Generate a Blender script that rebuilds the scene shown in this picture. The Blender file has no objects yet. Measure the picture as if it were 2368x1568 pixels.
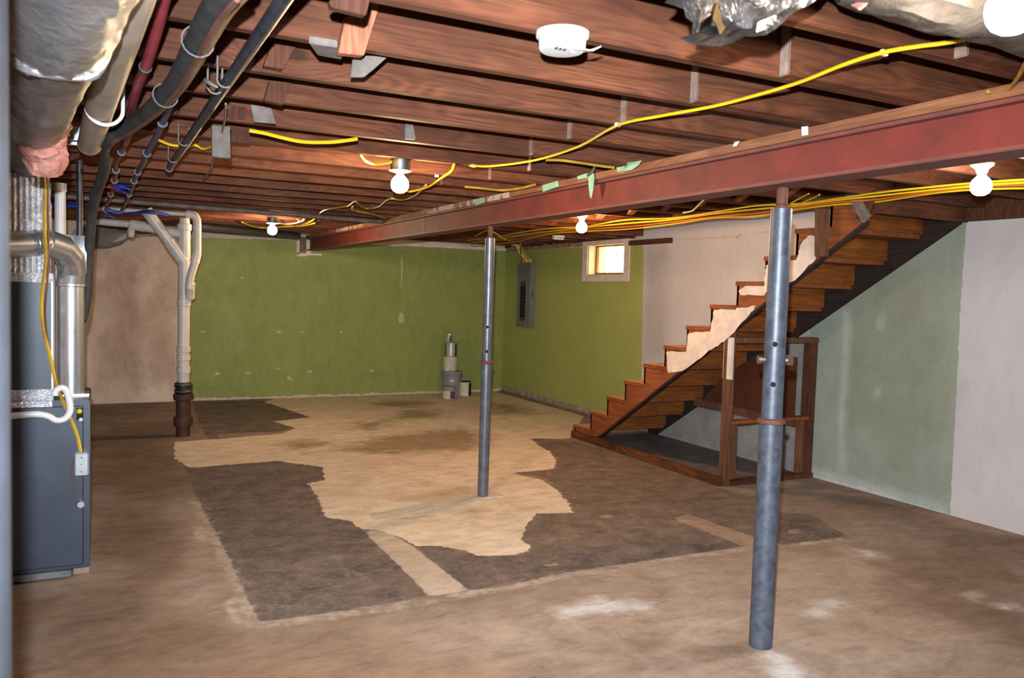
import bpy, bmesh, math, random
import numpy as np
from mathutils import Vector, Matrix, noise as mnoise

random.seed(7)
S = bpy.context.scene
COL = S.collection

# ------------------------------------------------------------------ camera
FPX, YAW, PITCH, ROLL = 1872.0, math.radians(27.013), math.radians(3.298), math.radians(1.718)
CX, CY, CH = 1184.0, 784.0, 1.5
fwd = np.array([math.sin(YAW)*math.cos(PITCH), math.cos(YAW)*math.cos(PITCH), -math.sin(PITCH)])
_r = np.array([math.cos(YAW), -math.sin(YAW), 0.0])
_u = np.cross(_r, fwd)
rgt = _r*math.cos(ROLL) + _u*math.sin(ROLL)
upv = -_r*math.sin(ROLL) + _u*math.cos(ROLL)
EYE = np.array([0.0, 0.0, CH])

cam = bpy.data.cameras.new('camera')
cam.sensor_width = 23.5
cam.lens = FPX/2368*23.5
cam.clip_start = 0.02
cam.dof.use_dof = True
cam.dof.focus_distance = 4.6
cam.dof.aperture_fstop = 3.2
camo = bpy.data.objects.new('camera', cam)
COL.objects.link(camo)
camo.matrix_world = Matrix(((rgt[0], upv[0], -fwd[0], EYE[0]), (rgt[1], upv[1], -fwd[1], EYE[1]),
                            (rgt[2], upv[2], -fwd[2], EYE[2]), (0, 0, 0, 1)))
S.camera = camo

# ------------------------------------------------------------------ world, lights, exposure
S.view_settings.view_transform = 'Standard'
S.view_settings.look = 'None'
S.view_settings.exposure = 0.62
S.view_settings.gamma = 1.0
S.view_settings.use_curve_mapping = False
W = bpy.data.worlds.new('daylight')
S.world = W
W.use_nodes = True
W.node_tree.nodes['Background'].inputs[0].default_value = (1.0, 0.97, 0.88, 1)
W.node_tree.nodes['Background'].inputs[1].default_value = 7.0
BULB_L = 380.0                      # radiance of the bulb glass
BULB_C = (1.0, 0.70, 0.41)
# the photographer's flash: a small lamp on the hot shoe just above the lens
fl = bpy.data.lights.new('camera_flash', 'SPOT')
fl.energy = 900
fl.color = (0.86, 0.93, 1.0)
fl.spot_size = math.radians(100)
fl.spot_blend = 1.0
fl.shadow_soft_size = 0.012
flo = bpy.data.objects.new('camera_flash', fl)
COL.objects.link(flo)
fp = EYE + upv*0.13 - rgt*0.025
aim = fwd*1.0 - upv*0.20
z = Vector(-aim).normalized(); x = Vector(rgt).normalized(); y = z.cross(x).normalized(); x = y.cross(z)
flo.matrix_world = Matrix(((x[0], y[0], z[0], fp[0]), (x[1], y[1], z[1], fp[1]), (x[2], y[2], z[2], fp[2]), (0, 0, 0, 1)))

# ------------------------------------------------------------------ pixel -> point on a real plane
def ray(x, y): return fwd + rgt*(x-CX)/FPX - upv*(y-CY)/FPX
def onZ(x, y, z):
    d = ray(x, y); return EYE + d*(z-CH)/d[2]
def onX(x, y, X):
    d = ray(x, y); return EYE + d*X/d[0]
def onY(x, y, Y):
    d = ray(x, y); return EYE + d*Y/d[1]
def atD(x, y, depth): return EYE + ray(x, y)*depth

# ------------------------------------------------------------------ object helpers
def link(o, parent=None):
    COL.objects.link(o)
    if parent is not None: o.parent = parent
    return o
WL = {}
def tag(o, label, cat, group=None):
    o['label'] = label; o['category'] = cat
    if group: o['group'] = group
    return o
def thing(name, loc, label, cat, group=None):
    o = bpy.data.objects.new(name, None)
    o.empty_display_size = 0.05
    link(o); o.location = Vector(loc); WL[o.name] = np.array(loc, float)
    return tag(o, label, cat, group)
def struct(o): o['kind'] = 'structure'; return o

def catmull(P, n=8):
    P = [np.array(p, float) for p in P]
    if len(P) < 3: return P
    out = []
    Q = [2*P[0]-P[1]] + P + [2*P[-1]-P[-2]]
    for i in range(1, len(Q)-2):
        for k in range(n):
            t = k/n
            a, b, c, d = Q[i-1], Q[i], Q[i+1], Q[i+2]
            out.append(0.5*((2*b)+(-a+c)*t+(2*a-5*b+4*c-d)*t*t+(-a+3*b-3*c+d)*t**3))
    out.append(P[-1])
    return out

class MB:
    def __init__(s): s.v = []; s.f = []
    def add(s, vs, fs):
        n = len(s.v); s.v += [tuple(map(float, p)) for p in vs]; s.f += [tuple(i+n for i in f) for f in fs]; return s
    def box(s, a, b):
        x0, y0, z0 = a; x1, y1, z1 = b
        return s.add([(x0,y0,z0),(x1,y0,z0),(x1,y1,z0),(x0,y1,z0),(x0,y0,z1),(x1,y0,z1),(x1,y1,z1),(x0,y1,z1)],
                     [(0,3,2,1),(4,5,6,7),(0,1,5,4),(1,2,6,5),(2,3,7,6),(3,0,4,7)])
    def bar(s, p, q, w, h, up=(0,0,1)):       # rectangular bar from p to q, w across, h along up
        p, q, up = np.array(p, float), np.array(q, float), np.array(up, float)
        d = (q-p)/np.linalg.norm(q-p); sd = np.cross(d, up); sd /= np.linalg.norm(sd); u2 = np.cross(sd, d)
        vs = []
        for e in (p, q):
            for a, b in ((-1,-1),(1,-1),(1,1),(-1,1)): vs.append(e+sd*a*w/2+u2*b*h/2)
        return s.add(vs, [(3,2,1,0),(4,5,6,7),(0,1,5,4),(1,2,6,5),(2,3,7,6),(3,0,4,7)])
    def prism(s, poly, vec):                   # polygon (3-D points) extruded along vec
        n = len(poly); vec = np.array(vec, float)
        a = [np.array(p, float) for p in poly]; b = [p+vec for p in a]
        return s.add(a+b, [tuple(range(n-1,-1,-1)), tuple(range(n, 2*n))]+[(i,(i+1)%n,(i+1)%n+n,i+n) for i in range(n)])
    def tube(s, P, r, n=10, cap=True, closed=False, rfun=None):
        P = [np.array(p, float) for p in P]; m = len(P)
        T = []
        for i in range(m):
            a = P[max(i-1, 0)]; b = P[min(i+1, m-1)]
            if closed: a = P[i-1]; b = P[(i+1) % m]
            t = b-a; T.append(t/(np.linalg.norm(t)+1e-12))
        u = np.cross(T[0], (0,0,1))
        if np.linalg.norm(u) < 1e-3: u = np.cross(T[0], (0,1,0))
        u /= np.linalg.norm(u)
        vs = []; fs = []
        for i in range(m):
            u = u-T[i]*np.dot(u, T[i]); u /= np.linalg.norm(u); w = np.cross(T[i], u)
            for k in range(n):
                a = 2*math.pi*k/n
                rr = r[i] if hasattr(r, '__len__') else r
                if rfun: rr = rr*rfun(i, k, P[i])
                vs.append(P[i]+(u*math.cos(a)+w*math.sin(a))*rr)
        R = m if closed else m-1
        for i in range(R):
            for k in range(n):
                j = (i+1) % m
                fs.append((i*n+k, j*n+k, j*n+(k+1)%n, i*n+(k+1)%n))
        if cap and not closed: fs += [tuple(range(n)), tuple(range(m*n-1, (m-1)*n-1, -1))]
        return s.add(vs, [tuple(reversed(f)) for f in fs])
    def cyl(s, p, q, r0, r1=None, n=20, cap=True): return s.tube([p, q], [r0, r0 if r1 is None else r1], n, cap)
    def lathe(s, c, prof, n=24, axis=(0,0,1)):  # prof: (radius, height) pairs along axis from c
        c, ax = np.array(c, float), np.array(axis, float); ax /= np.linalg.norm(ax)
        u = np.cross(ax, (1,0,0) if abs(ax[0]) < .9 else (0,1,0)); u /= np.linalg.norm(u); w = np.cross(ax, u)
        vs = []; fs = []; m = len(prof)
        for r, h in prof:
            for k in range(n):
                a = 2*math.pi*k/n; vs.append(c+ax*h+(u*math.cos(a)+w*math.sin(a))*r)
        for i in range(m-1):
            for k in range(n): fs.append((i*n+k, i*n+(k+1)%n, (i+1)*n+(k+1)%n, (i+1)*n+k))
        fs += [tuple(range(n-1,-1,-1)), tuple(range((m-1)*n, m*n))]
        return s.add(vs, fs)
    def sphere(s, c, r, n=16, m=10, sx=1, sy=1, sz=1):
        c = np.array(c, float)
        prof = [(max(1e-4, r*math.sin(math.pi*i/m)), -r*math.cos(math.pi*i/m)) for i in range(m+1)]
        k0 = len(s.v); s.lathe((0,0,0), prof, n)
        for i in range(k0, len(s.v)):
            v = s.v[i]; s.v[i] = (c[0]+v[0]*sx, c[1]+v[1]*sy, c[2]+v[2]*sz)
        return s
    def build(s, name, mat, parent=None, loc=None, smooth=True, bevel=0, angle=35):
        if parent is not None: o0 = WL.get(parent.name, np.zeros(3))
        elif loc is not None: o0 = np.array(loc, float)
        else: o0 = np.zeros(3)
        me = bpy.data.meshes.new(name)
        me.from_pydata([tuple(np.array(v)-o0) for v in s.v], [], s.f)
        if bevel:
            bm = bmesh.new(); bm.from_mesh(me)
            bmesh.ops.recalc_face_normals(bm, faces=bm.faces)
            bmesh.ops.bevel(bm, geom=bm.edges[:], offset=bevel, segments=2, affect='EDGES', clamp_overlap=True)
            bm.to_mesh(me); bm.free()
        if smooth:
            me.shade_smooth(); me.set_sharp_from_angle(angle=math.radians(angle))
        me.update()
        if mat: me.materials.append(mat)
        o = bpy.data.objects.new(name, me)
        link(o, parent)
        WL[o.name] = o0
        if parent is None: o.location = Vector(o0)
        return o

# ------------------------------------------------------------------ materials
def lin(c):
    return tuple(((v/255)/12.92 if v/255 <= .04045 else ((v/255+.055)/1.055)**2.4) for v in c)+(1.0,)
class NT:
    def __init__(s, name):
        s.m = bpy.data.materials.new(name); s.m.use_nodes = True
        s.t = s.m.node_tree; s.b = s.t.nodes['Principled BSDF']
    def n(s, typ, **kw):
        nd = s.t.nodes.new(typ)
        for k, v in kw.items():
            if k.startswith('i_'): nd.inputs[k[2:].replace('_', ' ')].default_value = v
            else: setattr(nd, k, v)
        return nd
    def l(s, a, b): s.t.links.new(a, b)
    def coord(s, scale=None, rnd=True):
        tc = s.n('ShaderNodeTexCoord'); out = tc.outputs['Object']
        if rnd:
            oi = s.n('ShaderNodeObjectInfo'); mu = s.n('ShaderNodeMath', operation='MULTIPLY'); s.l(oi.outputs['Random'], mu.inputs[0]); mu.inputs[1].default_value = 37.0
            ad = s.n('ShaderNodeVectorMath', operation='ADD'); s.l(out, ad.inputs[0]); s.l(mu.outputs[0], ad.inputs[1]); out = ad.outputs[0]
        if scale:
            mp = s.n('ShaderNodeMapping'); mp.inputs['Scale'].default_value = scale; s.l(out, mp.inputs['Vector']); out = mp.outputs[0]
        return out
    def noise(s, vec, scale, detail=4, rough=.6, dist=0):
        nz = s.n('ShaderNodeTexNoise'); s.l(vec, nz.inputs['Vector'])
        nz.inputs['Scale'].default_value = scale; nz.inputs['Detail'].default_value = detail
        nz.inputs['Roughness'].default_value = rough; nz.inputs['Distortion'].default_value = dist
        return nz.outputs['Fac']
    def rng(s, v, a, b, c=0., d=1., smooth=False):
        r = s.n('ShaderNodeMapRange'); s.l(v, r.inputs['Value'])
        r.interpolation_type = 'SMOOTHSTEP' if smooth else 'LINEAR'
        for k, q in zip(('From Min', 'From Max', 'To Min', 'To Max'), (a, b, c, d)): r.inputs[k].default_value = q
        return r.outputs[0]
    def math(s, op, a, b=None):
        m = s.n('ShaderNodeMath', operation=op)
        for i, q in enumerate((a, b)):
            if q is None: continue
            if hasattr(q, 'is_linked') or hasattr(q, 'links'): s.l(q, m.inputs[i])
            else: m.inputs[i].default_value = q
        return m.outputs[0]
    def mix(s, f, a, b):
        m = s.n('ShaderNodeMix', data_type='RGBA')
        if hasattr(f, 'links'): s.l(f, m.inputs[0])
        else: m.inputs[0].default_value = f
        for q, i in ((a, 6), (b, 7)):
            if hasattr(q, 'links'): s.l(q, m.inputs[i])
            else: m.inputs[i].default_value = q
        return m.outputs[2]
    def bump(s, h, strength=.3, dist=.01):
        b = s.n('ShaderNodeBump'); b.inputs['Strength'].default_value = strength; b.inputs['Distance'].default_value = dist
        s.l(h, b.inputs['Height']); s.l(b.outputs[0], s.b.inputs['Normal'])
    def fin(s, col=None, rough=.6, metal=0., spec=.5):
        if col is not None:
            if hasattr(col, 'links'): s.l(col, s.b.inputs['Base Color'])
            else: s.b.inputs['Base Color'].default_value = col
        if hasattr(rough, 'links'): s.l(rough, s.b.inputs['Roughness'])
        else: s.b.inputs['Roughness'].default_value = rough
        s.b.inputs['Metallic'].default_value = metal
        s.b.inputs['Specular IOR Level'].default_value = spec
        return s.m

def plain(name, c1, c2=None, rough=.6, metal=0., scale=12, bump=0., spec=.5, contrast=(.35, .65), bscale=None):
    t = NT(name); v = t.coord()
    nz = t.noise(v, scale)
    col = t.mix(t.rng(nz, contrast[0], contrast[1]), lin(c1), lin(c2 or c1))
    if bump: t.bump(t.noise(v, bscale or scale*4), bump, .004)
    return t.fin(col, rough, metal, spec)

def wood(name, dark, mid, light, grain='x', rough=.75, freq=26., tone=.5, spec=.25, knots=False):
    t = NT(name)
    sc = {'x': (1.0, 6., 6.), 'y': (6., 1., 6.), 'z': (6., 6., 1.)}[grain]
    v = t.coord(sc)
    field = t.noise(v, 1.1, 2, .45)
    knot = None
    if knots:
        vo = t.n('ShaderNodeTexVoronoi'); vo.inputs['Scale'].default_value = 1.0
        t.l(t.coord({'x': (1.15, 2.2, 2.2), 'y': (2.2, 1.15, 2.2), 'z': (2.2, 2.2, 1.15)}[grain]), vo.inputs['Vector'])
        near = t.rng(vo.outputs['Distance'], .0, .34, 1, 0, True)
        field = t.math('ADD', field, t.math('MULTIPLY', near, .42))
        knot = t.rng(vo.outputs['Distance'], .035, .075, 1, 0, True)
    rings = t.math('SINE', t.math('MULTIPLY', field, freq*6.28))
    fs = {'x': (1.5, 60, 60), 'y': (60, 1.5, 60), 'z': (60, 60, 1.5)}[grain]
    fib = t.noise(t.coord(fs), 2.0, 3, .6)
    big = t.noise(t.coord(), 2.3, 3, .6)
    c = t.mix(t.rng(rings, -1.0, 1.0, 0, .55), lin(mid), lin(dark))
    c = t.mix(t.rng(fib, .45, .75, 0, .7), c, lin(light))
    c = t.mix(t.rng(big, .38, .62, 0, tone), c, lin(dark))
    if knot is not None: c = t.mix(t.math('MULTIPLY', knot, .75), c, lin([q*.55 for q in dark]))
    t.bump(t.math('ADD', rings, fib), .12, .002)
    return t.fin(c, rough, 0., spec)

def layered(name, base, layers, rough=.85, bump=.15, spec=.3, bscale=60, streak=(1.6, 3.6, 3.6), grime=.5):
    t = NT(name)
    tc = t.coord(rnd=False)
    c1, c2, c3, sc = base
    n1 = t.noise(tc, sc, 6, .65, .3); n2 = t.noise(tc, sc*.35, 4, .6, .4); n3 = t.noise(tc, sc*9, 4, .7)
    col = t.mix(t.rng(n1, .3, .7), lin(c1), lin(c2))
    col = t.mix(t.rng(n2, .42, .68, 0, .9, True), col, lin(c3))
    col = t.mix(t.rng(n3, .55, .75, 0, .35), col, lin(c1))
    sv = t.n('ShaderNodeMapping'); sv.inputs['Scale'].default_value = streak; t.l(tc, sv.inputs['Vector'])
    sn = t.noise(sv.outputs[0], 3.0, 7, .72, .6); sn2 = t.noise(sv.outputs[0], 11.0, 6, .7, .4)
    gr = t.math('MULTIPLY', t.math('ADD', t.rng(sn, .50, .68), t.rng(sn2, .54, .70, 0, .7)), grime)
    gl_ = t.math('MULTIPLY', t.math('ADD', t.rng(sn, .48, .34), t.rng(sn2, .44, .32, 0, .7)), grime)
    for L in layers:
        at = t.n('ShaderNodeAttribute', attribute_name=L['attr'])
        en = t.noise(tc, L.get('ns', 14), 5, .62)
        d = t.math('ADD', at.outputs['Fac'], t.math('MULTIPLY', t.math('SUBTRACT', en, .5), 2*L.get('amp', .02)))
        s = L.get('soft', .004)
        mk = t.rng(d, -s, s, 0, L.get('op', 1.0), True)
        if 'wear' in L:
            ws, lo, hi, mn = L['wear']
            mk = t.math('MULTIPLY', mk, t.rng(t.noise(tc, ws, 6, .7, .5), lo, hi, mn, 1.0, True))
        na = t.noise(tc, L.get('cs', 5), 6, .66, .35); nb = t.noise(tc, L.get('cs', 5)*7, 4, .7)
        lc = t.mix(t.rng(na, .32, .68, 0, 1), lin(L['c1']), lin(L['c2']))
        lc = t.mix(t.rng(nb, .5, .75, 0, L.get('speck', .35)), lc, lin(L.get('c3', L['c2'])))
        col = t.mix(mk, col, lc)
    hsv = t.n('ShaderNodeHueSaturation'); t.l(col, hsv.inputs['Color'])
    t.l(t.math('ADD', t.math('SUBTRACT', 1.0, t.math('MULTIPLY', gr, .55)), t.math('MULTIPLY', gl_, .28)), hsv.inputs['Value'])
    col = hsv.outputs[0]
    h = t.math('ADD', t.noise(tc, bscale, 5, .65), t.math('MULTIPLY', n1, 1.5))
    t.bump(h, bump, .01)
    rr = t.rng(n1, .3, .7, rough-.12, min(1, rough+.1))
    return t.fin(col, rr, 0., spec)

def metal(name, c1, c2, rough=.3, scale=8, bump=.0, bscale=30, met=1.0):
    t = NT(name); v = t.coord(); nz = t.noise(v, scale, 5, .6)
    col = t.mix(t.rng(nz, .35, .65), lin(c1), lin(c2))
    if bump: t.bump(t.noise(v, bscale, 4, .6, .4), bump, .01)
    return t.fin(col, t.rng(nz, .3, .7, rough*.75, rough*1.3), met)

M = {}
M['joist'] = wood('joist_wood', (60, 33, 22), (107, 61, 39), (130, 83, 58), 'x', freq=15, tone=.6, knots=True)
M['endgrain'] = plain('end_grain_wood', (150, 128, 116), (120, 100, 90), .85, 0, 20)
M['plank'] = wood('subfloor_wood', (60, 36, 26), (98, 62, 44), (116, 80, 58), 'y')
M['plate'] = wood('plate_wood', (104, 64, 44), (146, 98, 70), (170, 124, 92), 'y', freq=10)
M['plate_white'] = plain('whitewashed_wood', (196, 178, 164), (146, 102, 78), .8, 0, 9, contrast=(.45, .55))
M['block'] = wood('dark_block_wood', (58, 32, 22), (92, 54, 38), (118, 76, 54), 'z', freq=12)
M['newwood'] = wood('pale_board', (116, 66, 46), (160, 104, 78), (184, 138, 110), 'z', freq=12)
M['greywood'] = plain('weathered_grey_wood', (120, 112, 106), (92, 84, 80), .9, 0, 14, .2)
M['stair'] = wood('stair_wood', (92, 46, 24), (140, 76, 42), (162, 98, 58), 'y', freq=11, tone=.5)
M['stair_x'] = wood('stair_board_wood', (86, 44, 16), (136, 78, 28), (158, 98, 44), 'x', freq=9, tone=.5, knots=True)
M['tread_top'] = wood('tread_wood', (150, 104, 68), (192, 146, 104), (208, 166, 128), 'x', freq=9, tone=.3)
M['stair_dark'] = wood('dark_stringer_wood', (34, 26, 24), (52, 40, 36), (66, 52, 46), 'y', freq=11)
M['oldstud'] = wood('old_stud_wood', (70, 44, 30), (112, 74, 52), (136, 98, 72), 'z', freq=10)
M['sill'] = wood('sill_wood', (52, 28, 14), (108, 60, 30), (140, 88, 52), 'y', freq=10, tone=.8)
M['hardboard'] = plain('brown_hardboard', (92, 50, 32), (80, 42, 26), .5, 0, 5)
M['whitepaint'] = plain('white_paint', (226, 212, 200), (204, 190, 180), .7, 0, 9, .15)
M['beam'] = plain('red_oxide_steel', (124, 50, 42), (92, 42, 37), .62, 0, 5, .12, .45, (.32, .68), 60)
M['beam2'] = plain('red_oxide_edge', (122, 66, 60), (100, 60, 56), .6, 0, 9)
M['post'] = plain('grey_painted_steel', (82, 89, 102), (66, 70, 80), .45, .3, 26, .1, .6, (.4, .62), 60)
M['post_far'] = plain('grey_steel_tube', (106, 110, 120), (84, 88, 98), .36, .35, 14, .05, .6)
M['post_dark'] = plain('dark_blue_steel', (36, 40, 48), (28, 31, 37), .65, .0, 14)
M['rust'] = plain('rusty_steel', (112, 66, 48), (84, 52, 40), .75, .2, 18, .2)
M['pin'] = metal('pin_steel', (190, 172, 160), (160, 138, 128), .4)
M['black'] = plain('black_void', (14, 12, 12), None, .9)
M['furnace'] = plain('dark_grey_enamel', (58, 66, 80), (50, 57, 70), .42, .15, 6, .05, .5, (.35, .65), 200)
M['galv'] = metal('galvanised_steel', (206, 210, 214), (176, 180, 186), .3, 7, met=.88)
M['galv_dull'] = metal('dull_galvanised', (140, 142, 144), (104, 106, 108), .5, 10)
M['foil'] = metal('crumpled_foil', (214, 214, 216), (178, 178, 182), .32, 6, .8, 18, .8)
M['foil_torn'] = metal('torn_foil', (176, 176, 180), (130, 130, 134), .32, 10, 1.0, 16, 1.0)
M['foil_dull'] = metal('dull_dusty_foil', (104, 98, 94), (70, 64, 60), .42, 12, .6, 24, .6)
M['foil_dusty'] = metal('dusty_foil', (158, 150, 144), (118, 110, 104), .42, 9, .5, 22, .55)
M['bubble'] = metal('bubble_foil', (226, 226, 234), (186, 188, 196), .24, 30, 1.0, 70, .5)
M['pink'] = plain('pink_fibreglass', (200, 146, 132), (164, 100, 90), .95, 0, 18, .6, .1, (.3, .7), 50)
M['yellowglass'] = plain('yellow_fibreglass', (150, 108, 34), (96, 68, 24), .95, 0, 14, .5)
M['pvc'] = plain('white_pvc', (212, 206, 198), (190, 182, 172), .35, 0, 6)
M['pvc_grey'] = plain('aged_pvc', (176, 166, 154), (150, 136, 122), .45, 0, 5)
M['pvc_new'] = plain('bright_pvc', (224, 222, 222), (206, 204, 206), .35, 0, 6)
M['castiron'] = plain('cast_iron', (58, 36, 32), (82, 48, 40), .7, .2, 14, .25)
M['rubber'] = plain('black_rubber', (26, 25, 26), (38, 37, 38), .5, 0, 14)
M['foam'] = plain('black_foam_sleeve', (34, 33, 34), (56, 54, 54), .7, 0, 14, .3)
M['steelpipe'] = plain('black_steel_pipe', (44, 48, 56), (74, 78, 86), .4, .5, 16)
M['greypipe'] = plain('painted_grey_pipe', (92, 86, 82), (128, 118, 108), .6, .3, 12, .1)
M['red'] = plain('red_tubing', (166, 66, 74), (134, 44, 52), .45, 0, 9)
M['copper'] = metal('dull_copper', (158, 92, 72), (112, 62, 52), .42, 14, met=.8)
M['blue'] = plain('blue_tubing', (78, 98, 168), (58, 76, 138), .4, 0, 9)
M['bluegrey'] = plain('blue_grey_tubing', (76, 84, 118), (60, 66, 92), .45, 0, 9)
M['bluebright'] = plain('bright_blue_tubing', (30, 64, 190), (24, 48, 150), .4, 0, 9)
M['yellow'] = plain('yellow_cable', (224, 190, 28), (206, 170, 22), .4, 0, 9)
M['yellow_old'] = plain('dusty_yellow_cable', (196, 160, 40), (150, 118, 40), .5, 0, 9)
M['white_cable'] = plain('white_cable', (214, 206, 190), (190, 180, 164), .5, 0, 9)
M['orange_cable'] = plain('orange_cable', (206, 104, 40), (180, 84, 32), .45, 0, 9)
M['brown_wire'] = plain('brown_wire', (112, 74, 58), (90, 56, 46), .5, 0, 9)
M['tan_wire'] = plain('tan_wire', (150, 112, 78), (120, 88, 62), .5, 0, 9)
M['grey_wire'] = plain('grey_wire', (112, 108, 108), (90, 86, 86), .6, 0, 9)
M['plastic'] = plain('white_plastic', (214, 212, 208), (204, 200, 196), .4, 0, 9)
M['plastic_dk'] = plain('shadowed_vent_slot', (60, 58, 58), None, .7)
M['porcelain'] = plain('porcelain', (236, 232, 226), (226, 222, 216), .3, 0, 9)
M['panelgrey'] = plain('panel_grey_enamel', (112, 116, 112), (102, 106, 102), .45, .1, 6)
M['paneldark'] = plain('panel_recess', (62, 62, 66), (52, 52, 56), .5, .1, 9)
M['mint'] = plain('mint_tape', (150, 196, 164), (128, 172, 144), .6, 0, 12)
M['white_tape'] = plain('white_paper', (226, 220, 220), (206, 200, 200), .7, 0, 12)
M['film'] = plain('dusty_plastic_film', (138, 134, 130), (98, 96, 94), .35, 0, 9, .5, .6, (.3, .7), 14)
M['canwhite'] = plain('cream_can_paper', (206, 200, 184), (190, 182, 164), .55, 0, 9)
M['cangrey'] = plain('grey_pail_plastic', (142, 138, 142), (128, 124, 128), .5, 0, 9)
M['canmetal'] = plain('bare_can_metal', (186, 182, 182), (164, 160, 160), .35, .35, 9)
M['cangreen'] = plain('dark_green_label', (24, 76, 52), (18, 56, 40), .4, 0, 9)
M['purple'] = plain('purple_label', (96, 52, 92), (80, 44, 78), .5, 0, 9)
M['valve'] = plain('yellow_valve', (206, 178, 36), (190, 160, 30), .4, 0, 9)

for bn, bc, bl in (('bulb_warm', BULB_C, BULB_L), ('bulb_amber', (1.0, .58, .27), BULB_L*1.5), ('bulb_white', (1.0, .88, .72), BULB_L*.85)):
    t = NT(bn)
    t.b.inputs['Base Color'].default_value = (1, .95, .85, 1)
    t.b.inputs['Emission Color'].default_value = bc+(1,)
    t.b.inputs['Emission Strength'].default_value = bl
    M[bn] = t.m
t = NT('window_glass')
tr = t.n('ShaderNodeBsdfTransparent'); gl = t.n('ShaderNodeBsdfGlossy'); mx = t.n('ShaderNodeMixShader')
gl.inputs['Roughness'].default_value = .05; mx.inputs[0].default_value = .07
tr.inputs[0].default_value = (.96, .95, .88, 1)
t.l(tr.outputs[0], mx.inputs[1]); t.l(gl.outputs[0], mx.inputs[2]); t.l(mx.outputs[0], t.t.nodes['Material Output'].inputs[0])
M['glass'] = t.m

# ------------------------------------------------------------------ painted surfaces: a mesh grid that carries signed distances to outlines
def sdf(px, py, poly):
    P = np.array(poly, float); Q = np.roll(P, -1, 0)
    d = np.full(px.shape, 1e9); ins = np.zeros(px.shape, bool)
    for (x0, y0), (x1, y1) in zip(P, Q):
        ex, ey = x1-x0, y1-y0; L = ex*ex+ey*ey+1e-12
        tt = np.clip(((px-x0)*ex+(py-y0)*ey)/L, 0, 1)
        d = np.minimum(d, (px-x0-tt*ex)**2+(py-y0-tt*ey)**2)
        c = ((y0 > py) != (y1 > py))
        if abs(ey) > 1e-12: ins ^= c & (px < (x1-x0)*(py-y0)/(y1-y0)+x0)
    d = np.sqrt(d)
    return np.where(ins, d, -d)
def stroke(pts, w):                       # polyline -> polygon of width w
    P = [np.array(p[:2], float) for p in pts]; A = []; B = []
    for i, p in enumerate(P):
        a = P[max(i-1, 0)]; b = P[min(i+1, len(P)-1)]; tdir = (b-a)/(np.linalg.norm(b-a)+1e-9)
        nn = np.array([-tdir[1], tdir[0]])*w/2; A.append(p+nn); B.append(p-nn)
    return A+B[::-1]
def surface(name, U, V, fn, layers, mat, hole=None, thick=.2, keep=None):
    U, V = np.array(U), np.array(V); nu, nv = len(U), len(V)
    uu, vv = np.meshgrid(U, V, indexing='ij')
    vs = [fn(a, b) for a, b in zip(uu.ravel(), vv.ravel())]
    fs = []
    for i in range(nu-1):
        for j in range(nv-1):
            cu, cv = (U[i]+U[i+1])/2, (V[j]+V[j+1])/2
            if hole and any(h[0] < cu < h[1] and h[2] < cv < h[3] for h in hole): continue
            fs.append((i*nv+j, (i+1)*nv+j, (i+1)*nv+j+1, i*nv+j+1))
    me = bpy.data.meshes.new(name); me.from_pydata(vs, [], fs)
    for ln, polys in layers.items():
        d = np.full(uu.shape, -9.0)
        for p in polys: d = np.maximum(d, sdf(uu, vv, p))
        at = me.attributes.new(ln, 'FLOAT', 'POINT'); at.data.foreach_set('value', d.ravel().astype(np.float32))
    me.materials.append(mat); me.update()
    o = bpy.data.objects.new(name, me); link(o)
    if thick:
        m = o.modifiers.new('thickness', 'SOLIDIFY'); m.thickness = thick; m.offset = -1
    return struct(o)
def lines(a, b, step, extra=()):
    L = list(np.linspace(a, b, max(2, int(round((b-a)/step))+1)))
    L = [q for q in L if all(abs(q-e) > step*.3 for e in extra)]+list(extra)
    return sorted(L)

ZJ, ZS = 2.175, 2.375                 # underside of the joists and of the subfloor
XR, YB = 5.43, 10.95                  # right wall, back wall
XL, YF = -2.6, -1.6                   # left wall and the wall behind the camera

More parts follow.
